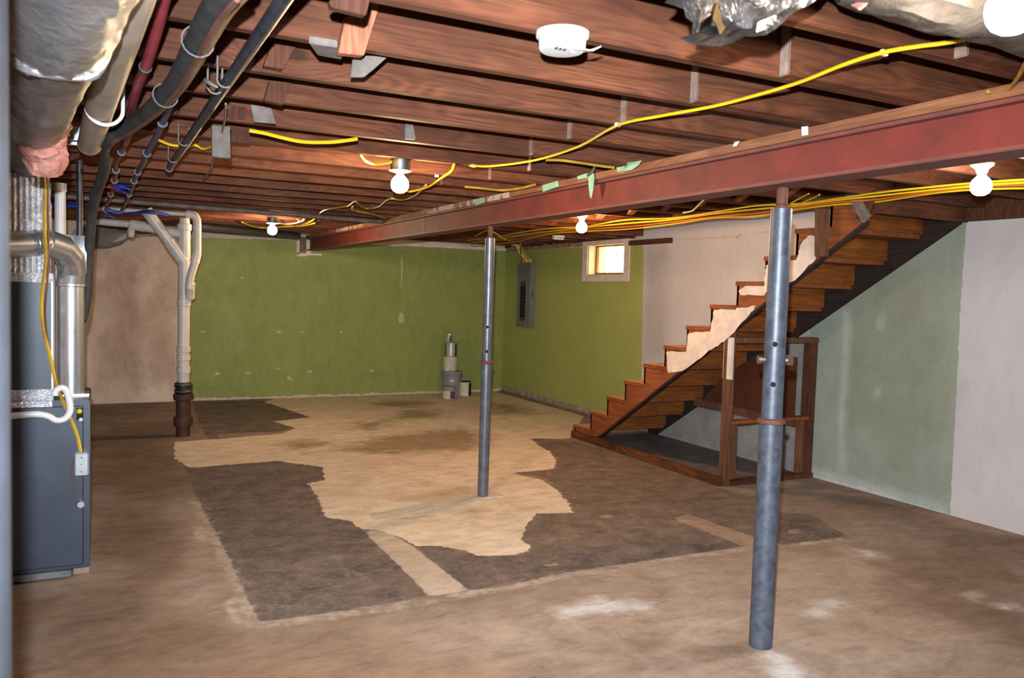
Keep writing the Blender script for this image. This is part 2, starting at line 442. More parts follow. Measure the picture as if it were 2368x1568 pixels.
# ------------------------------------------------------------------ floor
F = lambda pts: [onZ(a, b, 0)[:2] for a, b in pts]
fl_layers = dict(
 rust=[F([(250,1480),(700,1430),(1300,1460),(1250,1568),(900,1700),(100,1700),(150,1530)]), F([(230,1360),(420,1330),(600,1450),(300,1500)])],
 lightc=[F([(900,1440),(1300,1345),(1730,1265),(1990,1240),(2200,1330),(2300,1500),(1800,1568),(1300,1568),(1000,1500)]), F([(470,1180),(520,1290),(560,1430),(430,1440),(400,1300),(380,1190)])],
 stain=[F([(225,1190),(300,1170),(440,1210),(470,1260),(440,1330),(300,1330),(230,1280)]), F([(225,1000),(400,1030),(430,1130),(330,1160),(225,1120)]), F([(2030,1290),(2200,1260),(2368,1290),(2368,1480),(2200,1450),(2060,1400)]), F([(1300,1500),(1500,1480),(1760,1490),(1700,1520),(1400,1530)]), F([(60,1400),(300,1380),(520,1470),(400,1568),(60,1568)])],
 dampdk=[F([(900,1150),(1100,1120),(1140,1130),(1000,1170)]), F([(1060,1180),(1110,1170),(1130,1180),(1090,1195)]), F([(640,1020),(720,1015),(740,1030),(680,1035)])],
 border=[stroke([onZ(*p,0) for p in ((455,1160),(500,1235),(545,1330),(585,1420))], .085),
         stroke([onZ(*p,0) for p in ((575,1449),(750,1428),(985,1390),(1180,1357),(1330,1328),(1560,1290),(1720,1269),(1960,1247))], .07),
         F([(520,1385),(575,1380),(592,1440),(535,1442)]), F([(440,1215),(490,1210),(498,1248),(460,1255)])],
 dark=[F([(425,1075),(640,1064),(748,1078),(756,1108),(712,1118),(735,1150),(752,1197),(812,1207),(835,1222),(872,1250),(915,1300),(988,1378),(900,1394),(750,1418),(603,1438),(575,1390),(530,1290),(490,1215),(450,1140)]),
       F([(445,927),(608,927),(650,943),(718,963),(690,968),(630,973),(684,987),(640,999),(500,1003),(512,1017),(480,1015),(455,965)]),
       F([(965,1262),(1010,1255),(1080,1280),(1130,1276),(1200,1286),(1260,1274),(1400,1262),(1700,1225),(1720,1263),(1330,1320),(1180,1352),(1062,1367),(1025,1330),(990,1290)]),
       F([(1800,1185),(1880,1190),(1957,1240),(1800,1262)])],
 mid=[F([(1225,1012),(1290,1018),(1325,1020),(1500,1065),(1670,1128),(1800,1182),(1955,1240),(1720,1263),(1330,1320),(1205,1300),(1195,1245),(1220,1200),(1240,1180),(1330,1180),(1310,1150),(1260,1105),(1180,1092),(1270,1085),(1285,1070),(1260,1040)])],
 patch=[F([(1555,1200),(1590,1188),(1800,1262),(1720,1264)]), F([(1385,1192),(1415,1190),(1420,1198),(1390,1200)]), F([(1250,1303),(1290,1302),(1292,1309),(1252,1310)]), F([(1820,1225),(1848,1222),(1850,1232),(1825,1236)])],
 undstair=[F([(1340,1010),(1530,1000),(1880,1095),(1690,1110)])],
 cream=[F([(402,1022),(505,1015),(650,1003),(686,990),(632,975),(718,965),(650,942),(612,930),(640,920),(900,913),(1140,904),(1350,962),(1323,1012),(1300,1015),(1225,1014),(1245,1030),(1272,1045),(1287,1065),(1280,1085),(1180,1094),(1250,1108),(1290,1135),(1316,1165),(1327,1186),(1240,1187),(1218,1215),(1203,1250),(1232,1268),(1190,1284),(1100,1285),(1072,1271),(1012,1261),(968,1264),(920,1241),(880,1226),(835,1223),(812,1205),(752,1195),(735,1150),(712,1118),(752,1110),(745,1080),(640,1066),(440,1082),(405,1060)])],
 strip=[F([(838,1226),(890,1228),(950,1260),(1086,1366),(992,1380),(960,1345),(915,1300)])],
 damp=[F([(860,932),(920,926),(1000,930),(960,942),(880,940)]), F([(930,950),(1010,948),(1020,965),(900,970)]), F([(660,1030),(720,1020),(760,1025),(700,1040)]), F([(1120,930),(1200,938),(1240,955),(1150,958)]),
       F([(880,1010),(1060,990),(1130,1010),(1100,1040),(900,1050),(780,1040)]), F([(820,980),(880,972),(890,985),(840,992)])],
 tape=[F([(850,1190),(1090,1142),(1118,1148),(870,1203)])],
 white=[F([(1290,1412),(1380,1385),(1440,1392),(1512,1396),(1500,1410),(1380,1415),(1300,1428)]), F([(1770,1505),(1815,1520),(1870,1560),(1840,1600),(1800,1600)]), F([(1985,1276),(2010,1275),(2030,1286),(2005,1288)]), F([(1870,1410),(1895,1410),(1906,1424),(1880,1424)]), F([(1895,1395),(1940,1392),(1945,1402),(1900,1405)]),
        F([(2240,1375),(2262,1374),(2264,1384),(2246,1384)]), F([(2305,1398),(2360,1402),(2358,1408),(2310,1405)])],
 crack=[stroke([onZ(*p,0) for p in ((1730,1262),(1880,1250),(1960,1222),(2080,1200),(2180,1188))], .012), stroke([onZ(*p,0) for p in ((1400,1430),(1440,1480),(1500,1530),(1520,1568))], .006),
        stroke([onZ(*p,0) for p in ((222,1008),(320,1010),(410,1007))], .02)],
 edge=[F([(1880,1100),(2190,1185),(2368,1230),(2368,1245),(2190,1203),(1870,1112)])],
)
fl_mat = layered('old_concrete_floor', ((156, 138, 124), (132, 112, 98), (112, 92, 78), 2.6), [
    dict(attr='rust', amp=.35, ns=2.2, soft=.3, c1=(148, 116, 92), c2=(120, 90, 68), c3=(158, 130, 108), cs=3, op=.7),
    dict(attr='lightc', amp=.35, ns=2.0, soft=.3, c1=(178, 156, 138), c2=(152, 128, 110), c3=(190, 172, 156), cs=3, op=.8),
    dict(attr='stain', amp=.45, ns=3.2, soft=.2, c1=(104, 82, 64), c2=(128, 102, 82), c3=(92, 72, 56), cs=6, op=.75),
    dict(attr='border', amp=.05, ns=12, soft=.025, c1=(196, 180, 164), c2=(172, 152, 134), c3=(206, 194, 180), cs=8, op=.85, wear=(9, .38, .58, .15)),
    dict(attr='mid', amp=.06, ns=9, soft=.03, c1=(132, 112, 98), c2=(90, 76, 68), c3=(156, 136, 120), cs=7, op=.92, speck=.7, wear=(7, .30, .50, .45)),
    dict(attr='dark', amp=.035, ns=16, soft=.008, c1=(124, 108, 98), c2=(76, 68, 66), c3=(150, 128, 112), cs=4.5, op=.95, speck=.7, wear=(8, .33, .47, .35)),
    dict(attr='patch', amp=.02, ns=20, soft=.006, c1=(176, 152, 132), c2=(158, 132, 112), cs=7, op=.8),
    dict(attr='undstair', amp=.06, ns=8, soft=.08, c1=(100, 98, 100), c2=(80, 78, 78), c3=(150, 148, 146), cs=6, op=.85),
    dict(attr='strip', amp=.02, ns=14, soft=.008, c1=(196, 178, 158), c2=(178, 156, 136), cs=5),
    dict(attr='cream', amp=.05, ns=13, soft=.004, c1=(228, 210, 188), c2=(214, 190, 162), c3=(196, 168, 138), cs=2.2, speck=.3),
    dict(attr='damp', amp=.4, ns=6, soft=.2, c1=(116, 92, 56), c2=(140, 112, 72), cs=9, op=.7),
    dict(attr='dampdk', amp=.15, ns=8, soft=.1, c1=(150, 118, 84), c2=(178, 148, 116), cs=9, op=.5),
    dict(attr='tape', amp=.01, ns=20, soft=.01, c1=(188, 184, 168), c2=(180, 172, 152), cs=9, op=.8),
    dict(attr='white', amp=.09, ns=12, soft=.08, c1=(222, 218, 216), c2=(204, 196, 190), cs=8, op=.85),
    dict(attr='crack', amp=.006, ns=30, soft=.006, c1=(78, 58, 44), c2=(66, 48, 36), cs=8, op=.7),
    dict(attr='edge', amp=.05, ns=9, soft=.05, c1=(166, 136, 118), c2=(140, 110, 92), cs=8, op=.6),
], rough=.8, bump=.18, spec=.28)
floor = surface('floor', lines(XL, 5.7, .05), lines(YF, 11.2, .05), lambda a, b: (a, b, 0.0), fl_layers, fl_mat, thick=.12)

# ------------------------------------------------------------------ walls
B = lambda pts: [(onY(a, b, YB)[0], onY(a, b, YB)[2]) for a, b in pts]
bk_layers = dict(
 green=[B([(440,548),(686,556),(686,592),(730,592),(1155,577),(1160,600)])[:4]+[(2.5,1.94),(2.6,2.1),(5.6,2.12),(5.6,.05)]+B([(1010,910),(800,914),(600,919),(437,924)])],
 brown=[B([(330,640),(410,600),(415,900),(340,880)]), B([(220,600),(330,600),(330,900),(235,890)])],
 chip=[[(1.0, -.2), (5.6, -.2), (5.6, .035), (1.0, .02)]],
 seam=[stroke(B(p), .012) for p in ([(300,560),(302,930)], [(541,560),(541,918)], [(588,620),(588,915)], [(440,764),(640,767)])],
 pale=[stroke(B([(929,585),(930,750)]), .02), B([(921,725),(934,724),(935,746),(922,748)]), stroke(B([(1001,590),(1000,640)]), .01), B([(640,872),(650,878),(645,880)]), B([(663,868),(680,872),(676,880),(660,878)]),
       B([(638,868),(641,868),(641,877),(638,877)])]+[B([(x-6,y-4),(x+6,y-4),(x+6,y+4),(x-6,y+4)]) for x, y in ((471,769),(645,769),(717,857),(501,864),(574,862),(644,855),(860,858),(700,770),(790,770),(560,640))],
)
bk_mat = layered('back_wall_paint', ((226, 208, 192), (212, 192, 176), (196, 172, 154), 2.4), [
    dict(attr='brown', amp=.35, ns=3, soft=.2, c1=(170, 138, 118), c2=(150, 120, 102), cs=4, op=.7),
    dict(attr='green', amp=.025, ns=16, soft=.004, c1=(138, 150, 80), c2=(132, 142, 78), c3=(150, 156, 96), cs=1.2, speck=.3),
    dict(attr='chip', amp=.07, ns=9, soft=.004, c1=(206, 194, 176), c2=(184, 168, 148), cs=12),
    dict(attr='seam', amp=.004, ns=20, soft=.008, c1=(124, 132, 74), c2=(118, 124, 74), cs=8, op=.5),
    dict(attr='pale', amp=.012, ns=26, soft=.004, c1=(216, 202, 184), c2=(184, 168, 144), cs=12, op=.85),
], rough=.6, bump=.12, spec=.35, streak=(3, 3, 1.4), grime=.25)
wall_back = surface('wall_back', lines(XL, 5.65, .05), lines(0, ZS, .05), lambda a, b: (a, YB, b), bk_layers, bk_mat, hole=None, thick=.2)

Rw = lambda pts: [(onX(a, b, XR)[1], onX(a, b, XR)[2]) for a, b in pts]
WY0, WY1, WZ0, WZ1 = 7.83, 8.62, 1.74, 2.12      # window opening
rt_layers = dict(
 green=[[(11.2,.08)]+Rw([(1150,895)])+[(10.0,.055),(9.0,.06),(8.4,.07)]+Rw([(1360,955),(1440,965),(1483,945),(1486,760),(1489,566)])+[(11.2,2.13)]],
 mint=[Rw([(2236,500),(2222,700),(2212,900),(2197,1190),(2050,1142),(1874,1095),(1874,700),(1990,600),(2120,520),(2180,490)])],
 mintdk=[Rw([(1960,640),(2180,620),(2190,1000),(2090,1080),(1960,960)])],
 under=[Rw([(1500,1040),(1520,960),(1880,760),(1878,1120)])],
 streak=[stroke(Rw([(1960,720),(1955,860),(1945,960),(1948,1080)]), .05), stroke(Rw([(2037,725),(2035,760)]), .03), stroke(Rw([(2030,900),(2028,920)]), .03), Rw([(1880,1080),(2190,1170),(2190,1195),(1870,1100)])],
 grey=[Rw([(1492,566),(1545,566),(1540,830),(1485,830)])],
 crack=[stroke(Rw([(1540,556),(1690,548),(1800,533)]), .012), stroke(Rw([(1709,540),(1711,640)]), .006)],
 spots=[Rw([(x-4,y-4),(x+4,y-4),(x+4,y+4),(x-4,y+4)]) for x, y in ((1724,626),(1735,576),(1920,745))]+[stroke(Rw([(1387,655),(1385,680),(1387,720),(1385,760)]), .03), Rw([(1290,758),(1296,756),(1295,780),(1289,782)]), stroke(Rw([(1349,650),(1335,690),(1320,735)]), .012), stroke(Rw([(1226,782),(1226,905)]), .015), stroke(Rw([(1300,572),(1299,600)]), .015)],
 base=[[(11,0),(11,.09),(8.6,.075),(7.2,.08),(7.2,0)]],
)
rt_mat = layered('right_wall_paint', ((202, 200, 205), (196, 193, 198), (188, 184, 188), 1.6), [
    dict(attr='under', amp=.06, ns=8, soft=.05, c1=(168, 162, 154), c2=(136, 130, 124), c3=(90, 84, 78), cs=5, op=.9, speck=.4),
    dict(attr='green', amp=.02, ns=18, soft=.004, c1=(160, 170, 92), c2=(152, 160, 90), c3=(166, 170, 102), cs=1.2, speck=.3),
    dict(attr='grey', amp=.03, ns=8, soft=.12, c1=(176, 170, 168), c2=(162, 158, 156), cs=5, op=.7),
    dict(attr='mint', amp=.02, ns=15, soft=.004, c1=(154, 164, 152), c2=(142, 152, 140), c3=(170, 178, 166), cs=3),
    dict(attr='mintdk', amp=.3, ns=3, soft=.2, c1=(146, 152, 134), c2=(134, 138, 120), cs=4, op=.8),
    dict(attr='streak', amp=.05, ns=9, soft=.05, c1=(196, 204, 198), c2=(172, 180, 172), cs=9, op=.85),
    dict(attr='crack', amp=.006, ns=20, soft=.006, c1=(150, 130, 118), c2=(140, 122, 110), cs=8, op=.5),
    dict(attr='spots', amp=.016, ns=24, soft=.006, c1=(186, 170, 140), c2=(150, 140, 100), cs=9, op=.65),
    dict(attr='base', amp=.03, ns=16, soft=.006, c1=(176, 164, 150), c2=(120, 104, 90), c3=(196, 186, 174), cs=9, speck=.6),
], rough=.62, bump=.1, spec=.35, streak=(3, 3, 1.2), grime=.12)
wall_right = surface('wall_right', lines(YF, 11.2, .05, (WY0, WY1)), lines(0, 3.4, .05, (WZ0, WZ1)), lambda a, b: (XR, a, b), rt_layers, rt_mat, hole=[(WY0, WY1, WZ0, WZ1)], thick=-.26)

conc = layered('bare_concrete', ((158, 134, 118), (140, 116, 100), (120, 98, 84), 2.0), [], rough=.85)
struct(MB().box((XL-.2, YF-.2, -.1), (XL, YB+.2, ZS)).build('wall_left', conc, smooth=False))
struct(MB().box((XL, YF-.2, -.1), (XR+.26, YF, 3.4)).build('wall_front', conc, smooth=False))

# stairwell above the ceiling opening
OX, OY0, OY1 = 4.5, 3.69, 7.62
pl = plain('stairwell_plaster', (196, 176, 150), (186, 166, 140), .8, 0, 3)
mb = MB()
mb.box((OX-.1, OY0-.1, ZS+.03), (OX, OY1+.1, 3.4)).box((OX, OY0-.1, ZS+.03), (XR, OY0, 3.4)).box((OX, OY1, ZS+.03), (XR, OY1+.1, 3.4)).box((OX-.1, OY0-.1, 3.4), (XR+.26, OY1+.1, 3.5))
struct(mb.build('wall_stairwell', pl, smooth=False))

# ------------------------------------------------------------------ ceiling: subfloor boards, joists, blocking
ceil = struct(MB().box((XL-.1, YF-.1, ZS+.022), (OX-.1, YB+.2, ZS+.06)).box((OX-.1, YF-.1, ZS+.022), (XR+.2, OY0-.1, ZS+.06)).box((OX-.1, OY1+.1, ZS+.022), (XR+.2, YB+.2, ZS+.06)).build('ceiling', M['plank'], smooth=False))
def me_box(name, a, b, mat, bevel=0):
    o = MB().box(a, b).build(name, mat, ceil, smooth=False, bevel=bevel); return o
x = XL+.05; i = 0
while x < XR:
    w = .14
    if x+w > OX-.1:
        for (a, b) in ((YF, OY0-.02), (OY1+.02, YB)): me_box('subfloor_board', (x, a, ZS), (x+w-.004, b, ZS+.022), M['plank'])
    else: me_box('subfloor_board', (x, YF, ZS), (x+w-.004, YB, ZS+.022), M['plank'])
    x += w
YK = [-1.1, -.67, -.25, .17, .6, 1.03, 1.52, 1.91, 2.32, 2.74, 3.14, 3.61, 4.07, 4.53, 4.95, 5.38, 5.85, 6.31, 6.72, 7.16, 7.62, 8.06, 8.5, 8.93, 9.36, 9.79, 10.22, 10.65]
JT = .042
lap_me = None
for k, yk in enumerate(YK):
    dz = random.uniform(-.004, .004)
    me_box('joist', (XL+.02, yk-JT, ZJ), (2.72, yk, ZS), M['joist'], .003)
    x1 = XR-.02
    if OY0 < yk < OY1: x1 = OX-.045
    lp = {1.91: (1826, 130), 2.32: (1613, 210), 2.74: (1448, 255), 3.14: (1322, 300), 3.61: (1232, 330)}.get(yk)
    lap = onY(*lp, yk-2*JT)[0] if lp else 2.02+random.uniform(-.1, .1)
    if yk == 7.62: o = me_box('joist', (lap, yk-2*JT, ZJ), (XR-.02, yk-JT, ZS), M['joist'], .003)
    else: o = me_box('joist', (lap, yk-2*JT, ZJ), (x1, yk-JT, ZS), M['joist'], .003)
    o.data.materials.append(M['endgrain'])
    for p_ in o.data.polygons:
        if p_.normal.x < -.9: p_.material_index = 1
for a, b in ((YF+.02, OY0-.05), (OY1+.01, YB-.01)):
    me_box('rim_joist', (XR-.018, a, ZJ-.02), (XR-.002, b, ZS), M['block'])
me_box('trimmer', (OX-.042, OY0-.2, ZJ-.005), (OX, OY1, ZS), M['joist'], .003)
me_box('header', (OX, OY0-.042, ZJ-.09), (XR-.01, OY0-.002, ZS), M['joist'], .003)
me_box('header', (OX, OY1-.15, ZJ-.002), (XR-.01, OY1-.11, ZS), M['joist'], .003)
# cross bridging right of the beam
for yk0, yk1 in zip(YK[11:20], YK[12:21]):
    xb = 3.95
    a = np.array((xb, yk0, ZJ+.02)); b = np.array((xb, yk1-2*JT, ZS-.02))
    MB().bar(a, b, .06, .022, (0, -1, 1)).build('bridging', M['newwood'], ceil, smooth=False)
    a = np.array((xb+.07, yk0, ZS-.02)); b = np.array((xb+.07, yk1-2*JT, ZJ+.02))
    MB().bar(a, b, .06, .022, (0, 1, 1)).build('bridging', M['newwood'], ceil, smooth=False)

def slabY(pix, Y, t=.03):
    p = [onY(a, b, Y) for a, b in pix]
    return MB().prism(p, (0, t, 0))
def slabZ(pix, z, t=.02):
    p = [onZ(a, b, z) for a, b in pix]
    return MB().prism(p, (0, 0, t))
def piece(mb, name, mat, label=None, bevel=.002):
    o = mb.build(name, mat, ceil, smooth=False, bevel=bevel)
    if label: o['label'] = label
    return o
piece(slabY([(800,38),(843,2),(879,8),(842,128),(782,122)], 2.24, .032), 'wood_block', M['newwood'], 'pale board nailed to the joist face, hanging past its lower edge')
piece(slabY([(762,0),(858,-10),(846,36),(766,16)], 1.82, .025), 'wood_block', M['block'])
piece(slabY([(632,93),(688,102),(655,160),(610,152)], 2.655, .04), 'wood_block', M['block'])
piece(slabY([(624,186),(673,189),(656,242),(611,232)], 3.06, .036), 'wood_block', M['block'], 'dark block with a round knot between two joists')
piece(slabZ([(714,100),(780,110),(790,138),(734,128)], 2.15, .02), 'wood_shim', M['greywood'])
piece(slabY([(818,128),(898,130),(862,162),(842,178),(810,178)], 2.40, .012), 'wood_shingle', M['greywood'], 'grey weathered shingle scrap tucked under a joist')
piece(slabY([(580,242),(628,250),(638,286),(588,282)], 3.2, .012), 'wood_shingle', M['greywood'])
piece(slabY([(490,290),(532,292),(533,366),(491,362)], 3.55, .035), 'wood_block', M['greywood'], 'grey board nailed upright against the joist')
piece(slabY([(535,245),(572,248),(566,276),(530,276)], 3.56, .02), 'wood_block', M['block'])
piece(slabY([(535,298),(577,300),(577,332),(533,328)], 3.98, .03), 'wood_block', M['block'])
piece(slabY([(937,286),(955,288),(962,322),(937,320)], 3.51, .03), 'wood_block', M['greywood'])

# ------------------------------------------------------------------ white sill strip, beam pocket, low ledge
MBs = MB().box((1.02, YB-.02, 2.10), (2.33, YB, 2.135)).box((2.60, YB-.02, 2.115), (XR, YB, 2.15))
struct(MBs.build('trim_1', M['whitepaint'], smooth=False))
mb = MB().box((2.335, YB-.015, 1.925), (2.365, YB+.0, 2.135)).box((2.335, YB-.015, 1.915), (2.66, YB, 1.94))
struct(mb.build('trim_2', M['whitepaint'], smooth=False))
struct(MB().box((2.365, YB-.06, 1.94), (2.44, YB-.001, 2.15)).build('trim_3', M['greywood'], smooth=False))
struct(MB().box((XR-.03, 7.25, 0), (XR-.001, YB, .02)).build('baseboard_right', conc, smooth=False, bevel=.006))
struct(MB().box((XR-.05, 6.95, 2.075), (XR-.001, 7.7, 2.13)).build('trim_4', M['block'], smooth=False, bevel=.004))
mb = MB()
for k in range(26):
    y0 = 8.75+k*.083; h = random.uniform(.008, .04)
    mb.box((XR-.012-random.random()*.02, y0, 2.115-h*.3), (XR-.001, y0+.08, 2.135+h))
struct(mb.build('trim_5', plain('broken_plaster', (176, 142, 118), (120, 76, 58), .9, 0, 14), smooth=False))
struct(MB().box((XR-.06, YF, ZJ-.085), (XR+.05, OY0-.05, ZJ)).build('trim_6', M['block'], smooth=False, bevel=.004))

# ------------------------------------------------------------------ window
def bx(a, b): return MB().box(a, b)
w1 = bpy.data.objects.new('window_1', None); link(w1); w1.location = (XR, (WY0+WY1)/2, WZ0); WL[w1.name] = np.array((XR, (WY0+WY1)/2, WZ0)); struct(w1)
mb = MB()
e = .001
mb.box((XR-.018, WY0-.115, WZ0-.075), (XR-e, WY1+.115, WZ0-.0)).box((XR-.018, WY0-.115, WZ1), (XR-e, WY1+.115, WZ1+.045)).box((XR-.018, WY0-.115, WZ0), (XR-e, WY0-.0, WZ1)).box((XR-.018, WY1, WZ0), (XR-e, WY1+.115, WZ1))
mb.build('casing', M['whitepaint'], w1, smooth=False, bevel=.004)
rev = plain('cream_reveal', (214, 196, 150), (196, 172, 122), .7, 0, 6)
mb = MB().box((XR, WY0, WZ0+e), (XR+.24, WY0+.012, WZ1)).box((XR, WY1-.012, WZ0+e), (XR+.24, WY1, WZ1)).box((XR, WY0, WZ1-.012), (XR+.24, WY1, WZ1)).box((XR, WY0, WZ0), (XR+.24, WY1, WZ0+.012))
mb.build('reveal', rev, w1, smooth=False)
sx = XR+.10; fr = .024
sash = MB().box((sx, WY0+.012, WZ0+.012), (sx+.035, WY1-.012, WZ0+.012+fr)).box((sx, WY0+.012, WZ1-.012-fr*.6), (sx+.035, WY1-.012, WZ1-.012)).box((sx, WY0+.012, WZ0+.012), (sx+.035, WY0+.012+fr, WZ1-.012)).box((sx, WY1-.012-fr, WZ0+.012), (sx+.035, WY1-.012, WZ1-.012)).build('sash', wood('sash_wood', (96, 62, 26), (150, 108, 52), (176, 134, 72), 'y'), w1, smooth=False)
MB().box((sx+.015, WY0+.03, WZ0+.03), (sx+.019, WY1-.03, WZ1-.02)).build('pane', M['glass'], w1, smooth=False)
MB().tube(catmull([(sx-.01, 8.13, WZ1-.02), (sx-.012, 8.125, WZ1-.12), (sx-.012, 8.128, WZ1-.2)]), .005, 6).tube(catmull([(sx-.01, 8.14, WZ1-.02), (sx-.02, 8.18, WZ1-.05), (sx-.02, 8.19, WZ1-.1)]), .004, 6).build('hook', M['black'], w1)
# earth bank of the window well outside
t = NT('leafy_bank'); v = t.coord()
mw = MB().box((XR+1.2, 5.5, 0), (XR+1.3, 11.5, 1.3)); ow = mw.build('trim_7', plain('window_well_bank', (190, 176, 96), (150, 140, 70), .9, 0, 5), smooth=False); struct(ow)

# ------------------------------------------------------------------ steel beam and its plate
bt = thing('steel_beam', (2.535, 4.6, 1.97), 'long red-oxide steel I-beam carrying the ceiling joists on two posts', 'beam')
b0, b1, bz0, bz1 = YF+.02, YB+.1, 1.975, 2.135
XB0, XB1, XW = 2.46, 2.61, 2.50
mb = MB().box((XW, b0, bz0+.012), (XW+.012, b1, bz1-.012)); mb.build('web', M['beam'], bt, smooth=False)
MB().box((XB0, b0, bz0), (XB1, b1, bz0+.014)).build('bottom_flange', M['beam2'], bt, smooth=False, bevel=.003)
MB().box((XB0, b0, bz1-.014), (XB1, b1, bz1)).build('top_flange', M['beam2'], bt, smooth=False, bevel=.003)
ysp = onX(974, 510, 2.47)[1]
MB().box((XW-.004, ysp-.02, bz0+.014), (XW, ysp+.02, bz1-.014)).build('splice_plate', M['beam2'], bt, smooth=False)
pt = thing('nailer_plate', (2.535, 4.6, 2.135), 'wooden plate boards lying on top of the red steel beam, some whitewashed', 'board')
ys = [b0, 2.9, 3.55, 4.15, 4.9, 5.25, 6.6, 7.4, 8.3, 9.4, YB]
for k, (a, b) in enumerate(zip(ys, ys[1:])):
    dx = random.uniform(-.006, .006)
    MB().box((XB0-.012+dx, a+.003, 2.136), (XB1+.01, b-.003, ZJ-.001)).build('board', M['plate_white'] if k in (4, 5, 8) else M['plate'], pt, smooth=False, bevel=.003)

# tape and scraps on the plate
def strip(name, pix, X, mat, label, cat, t=.002, group=None):
    p = [onX(a, b, X) for a, b in pix]
    c = np.mean(p, 0)
    o = MB().prism(p, (t, 0, 0)).build(name, mat, None, loc=c, smooth=False)
    return tag(o, label, cat, group)
XT = XB0-.023
strip('tape_strip', [(1425,385),(1440,378),(1484,371),(1476,382),(1460,393),(1428,398)], XT, M['mint'], 'mint green tape flap with pointed end nearest the camera on beam plate', 'tape')
strip('tape_strip', [(1253,429),(1290,418),(1292,431),(1255,444)], XT, M['mint'], 'mint green tape square on the plate left of the hanging strap', 'tape')
strip('tape_strip', [(1334,407),(1360,400),(1362,410),(1336,415)], XT, M['mint'], 'mint green tape wrapped under the perforated strap on the plate', 'tape')
strip('tape_strip', [(1099,464),(1120,457),(1121,468),(1100,475)], XT, M['mint'], 'small pale tape scrap on the whitewashed far part of plate', 'tape')
p = [onX(a, b, XT-.004) for a, b in ((1360,400),(1364,402),(1372,400),(1374,410),(1371,440),(1367,458),(1370,462),(1364,455),(1361,430))]
tag(MB().prism(p, (.002, 0, 0)).build('tape_tail', M['mint'], None, loc=np.mean(p, 0), smooth=False), 'twisted mint green tape tail dangling in front of the red beam', 'tape')
strip('paper_scrap', [(1853,293),(1868,292),(1868,312),(1854,314)], XT, M['white_tape'], 'white paper scrap on the beam plate, nearer of two', 'scrap')
strip('paper_scrap', [(1700,326),(1711,324),(1702,338),(1694,339)], XT, M['white_tape'], 'small torn white scrap on the beam plate, farther of two', 'scrap')
pp = catmull([onX(1373, 340, 2.40), onX(1374, 370, 2.41), onX(1377, 380, 2.42), onX(1372, 395, XT-.006), onX(1360, 406, XT-.006)], 4)
mb = MB()
for a, b in zip(pp, pp[1:]): mb.bar(a, b, .002, .022, (1, 0, 0)) if False else mb.tube([a, b], .010, 6)
tag(mb.build('hanger_strap', M['galv_dull'], None, loc=pp[0]), 'bent grey metal hanger strap dropping from joist to the beam plate', 'strap')

# ------------------------------------------------------------------ posts
def post(cx, cy, top, r, zc, label, holes, mat, pin=True, lower=None, flip=1):
    t = thing('support_post', (cx, cy, 0), label, 'post')
    lower = lower or r*1.12
    MB().cyl((cx, cy, 0), (cx, cy, zc), lower, lower, 32).build('lower_tube', mat, t)
    MB().cyl((cx, cy, zc-.02), (cx, cy, top-.09), r, r, 32).build('upper_tube', mat, t)
    MB().lathe((cx, cy, zc-.012), [(lower, 0), (lower+.009, .003), (lower+.011, .012), (lower+.009, .02), (r, .024)], 32).build('collar', M['rust'], t)
    MB().lathe((cx, cy, top-.11), [(r*.95, 0), (r*.95, .012), (r*.7, .02), (r*.66, .035), (r*.52, .04), (r*.52, .11)], 24).build('screw_jack', M['rust'], t)
    dirc = -np.array((cx, cy)); dirc /= np.linalg.norm(dirc)
    for z_ in holes:
        a = np.array((cx+dirc[0]*(r-.004), cy+dirc[1]*(r-.004), z_)); b = a+np.array((dirc[0], dirc[1], 0))*.005
        MB().cyl(a, b, .011, .011, 16).build('hole', M['black'], t)
    return t
T1 = post(2.56, 2.556, 1.974, .044, onY(1800, 972, 2.556)[2], 'thick blue-grey steel post nearest the stairs with a cross pin', (1.315, 1.145), M['post'])
zc = onY(1808, 832, 2.556)[2]
side = np.array((math.cos(YAW), -math.sin(YAW), 0))
c0 = np.array((2.56, 2.556, zc))
MB().cyl(c0-side*.062, c0+side*.062, .014, .014, 16).build('pin', M['pin'], T1)
MB().cyl(c0+side*.05, c0+side*.075, .024, .024, 6).build('pin_nut', M['pin'], T1)
MB().cyl(c0-side*.070, c0-side*.056, .019, .019, 16).build('pin_head', M['pin'], T1)
T2 = post(2.505, 5.31, 1.974, .035, onY(1121, 838, 5.31)[2], 'slim grey steel post standing on the cream painted floor patch', (onY(1123, 756, 5.31)[2], onY(1122, 812, 5.31)[2]), M['post_far'])
MB().box((2.40, 5.25, .0005), (2.66, 5.37, .004)).build('floor_patch', plain('mortar_patch', (206, 192, 176), (184, 166, 148), .85, 0, 20), T2, smooth=False)  # pale concrete patch on the floor at the post foot, not a steel plate
pl_ = (-.125, .992)
T3 = post(pl_[0], pl_[1], ZJ, .041, 1.0, 'blurred grey-blue post at the left edge close to the camera', (), M['post_dark'], lower=.0425)

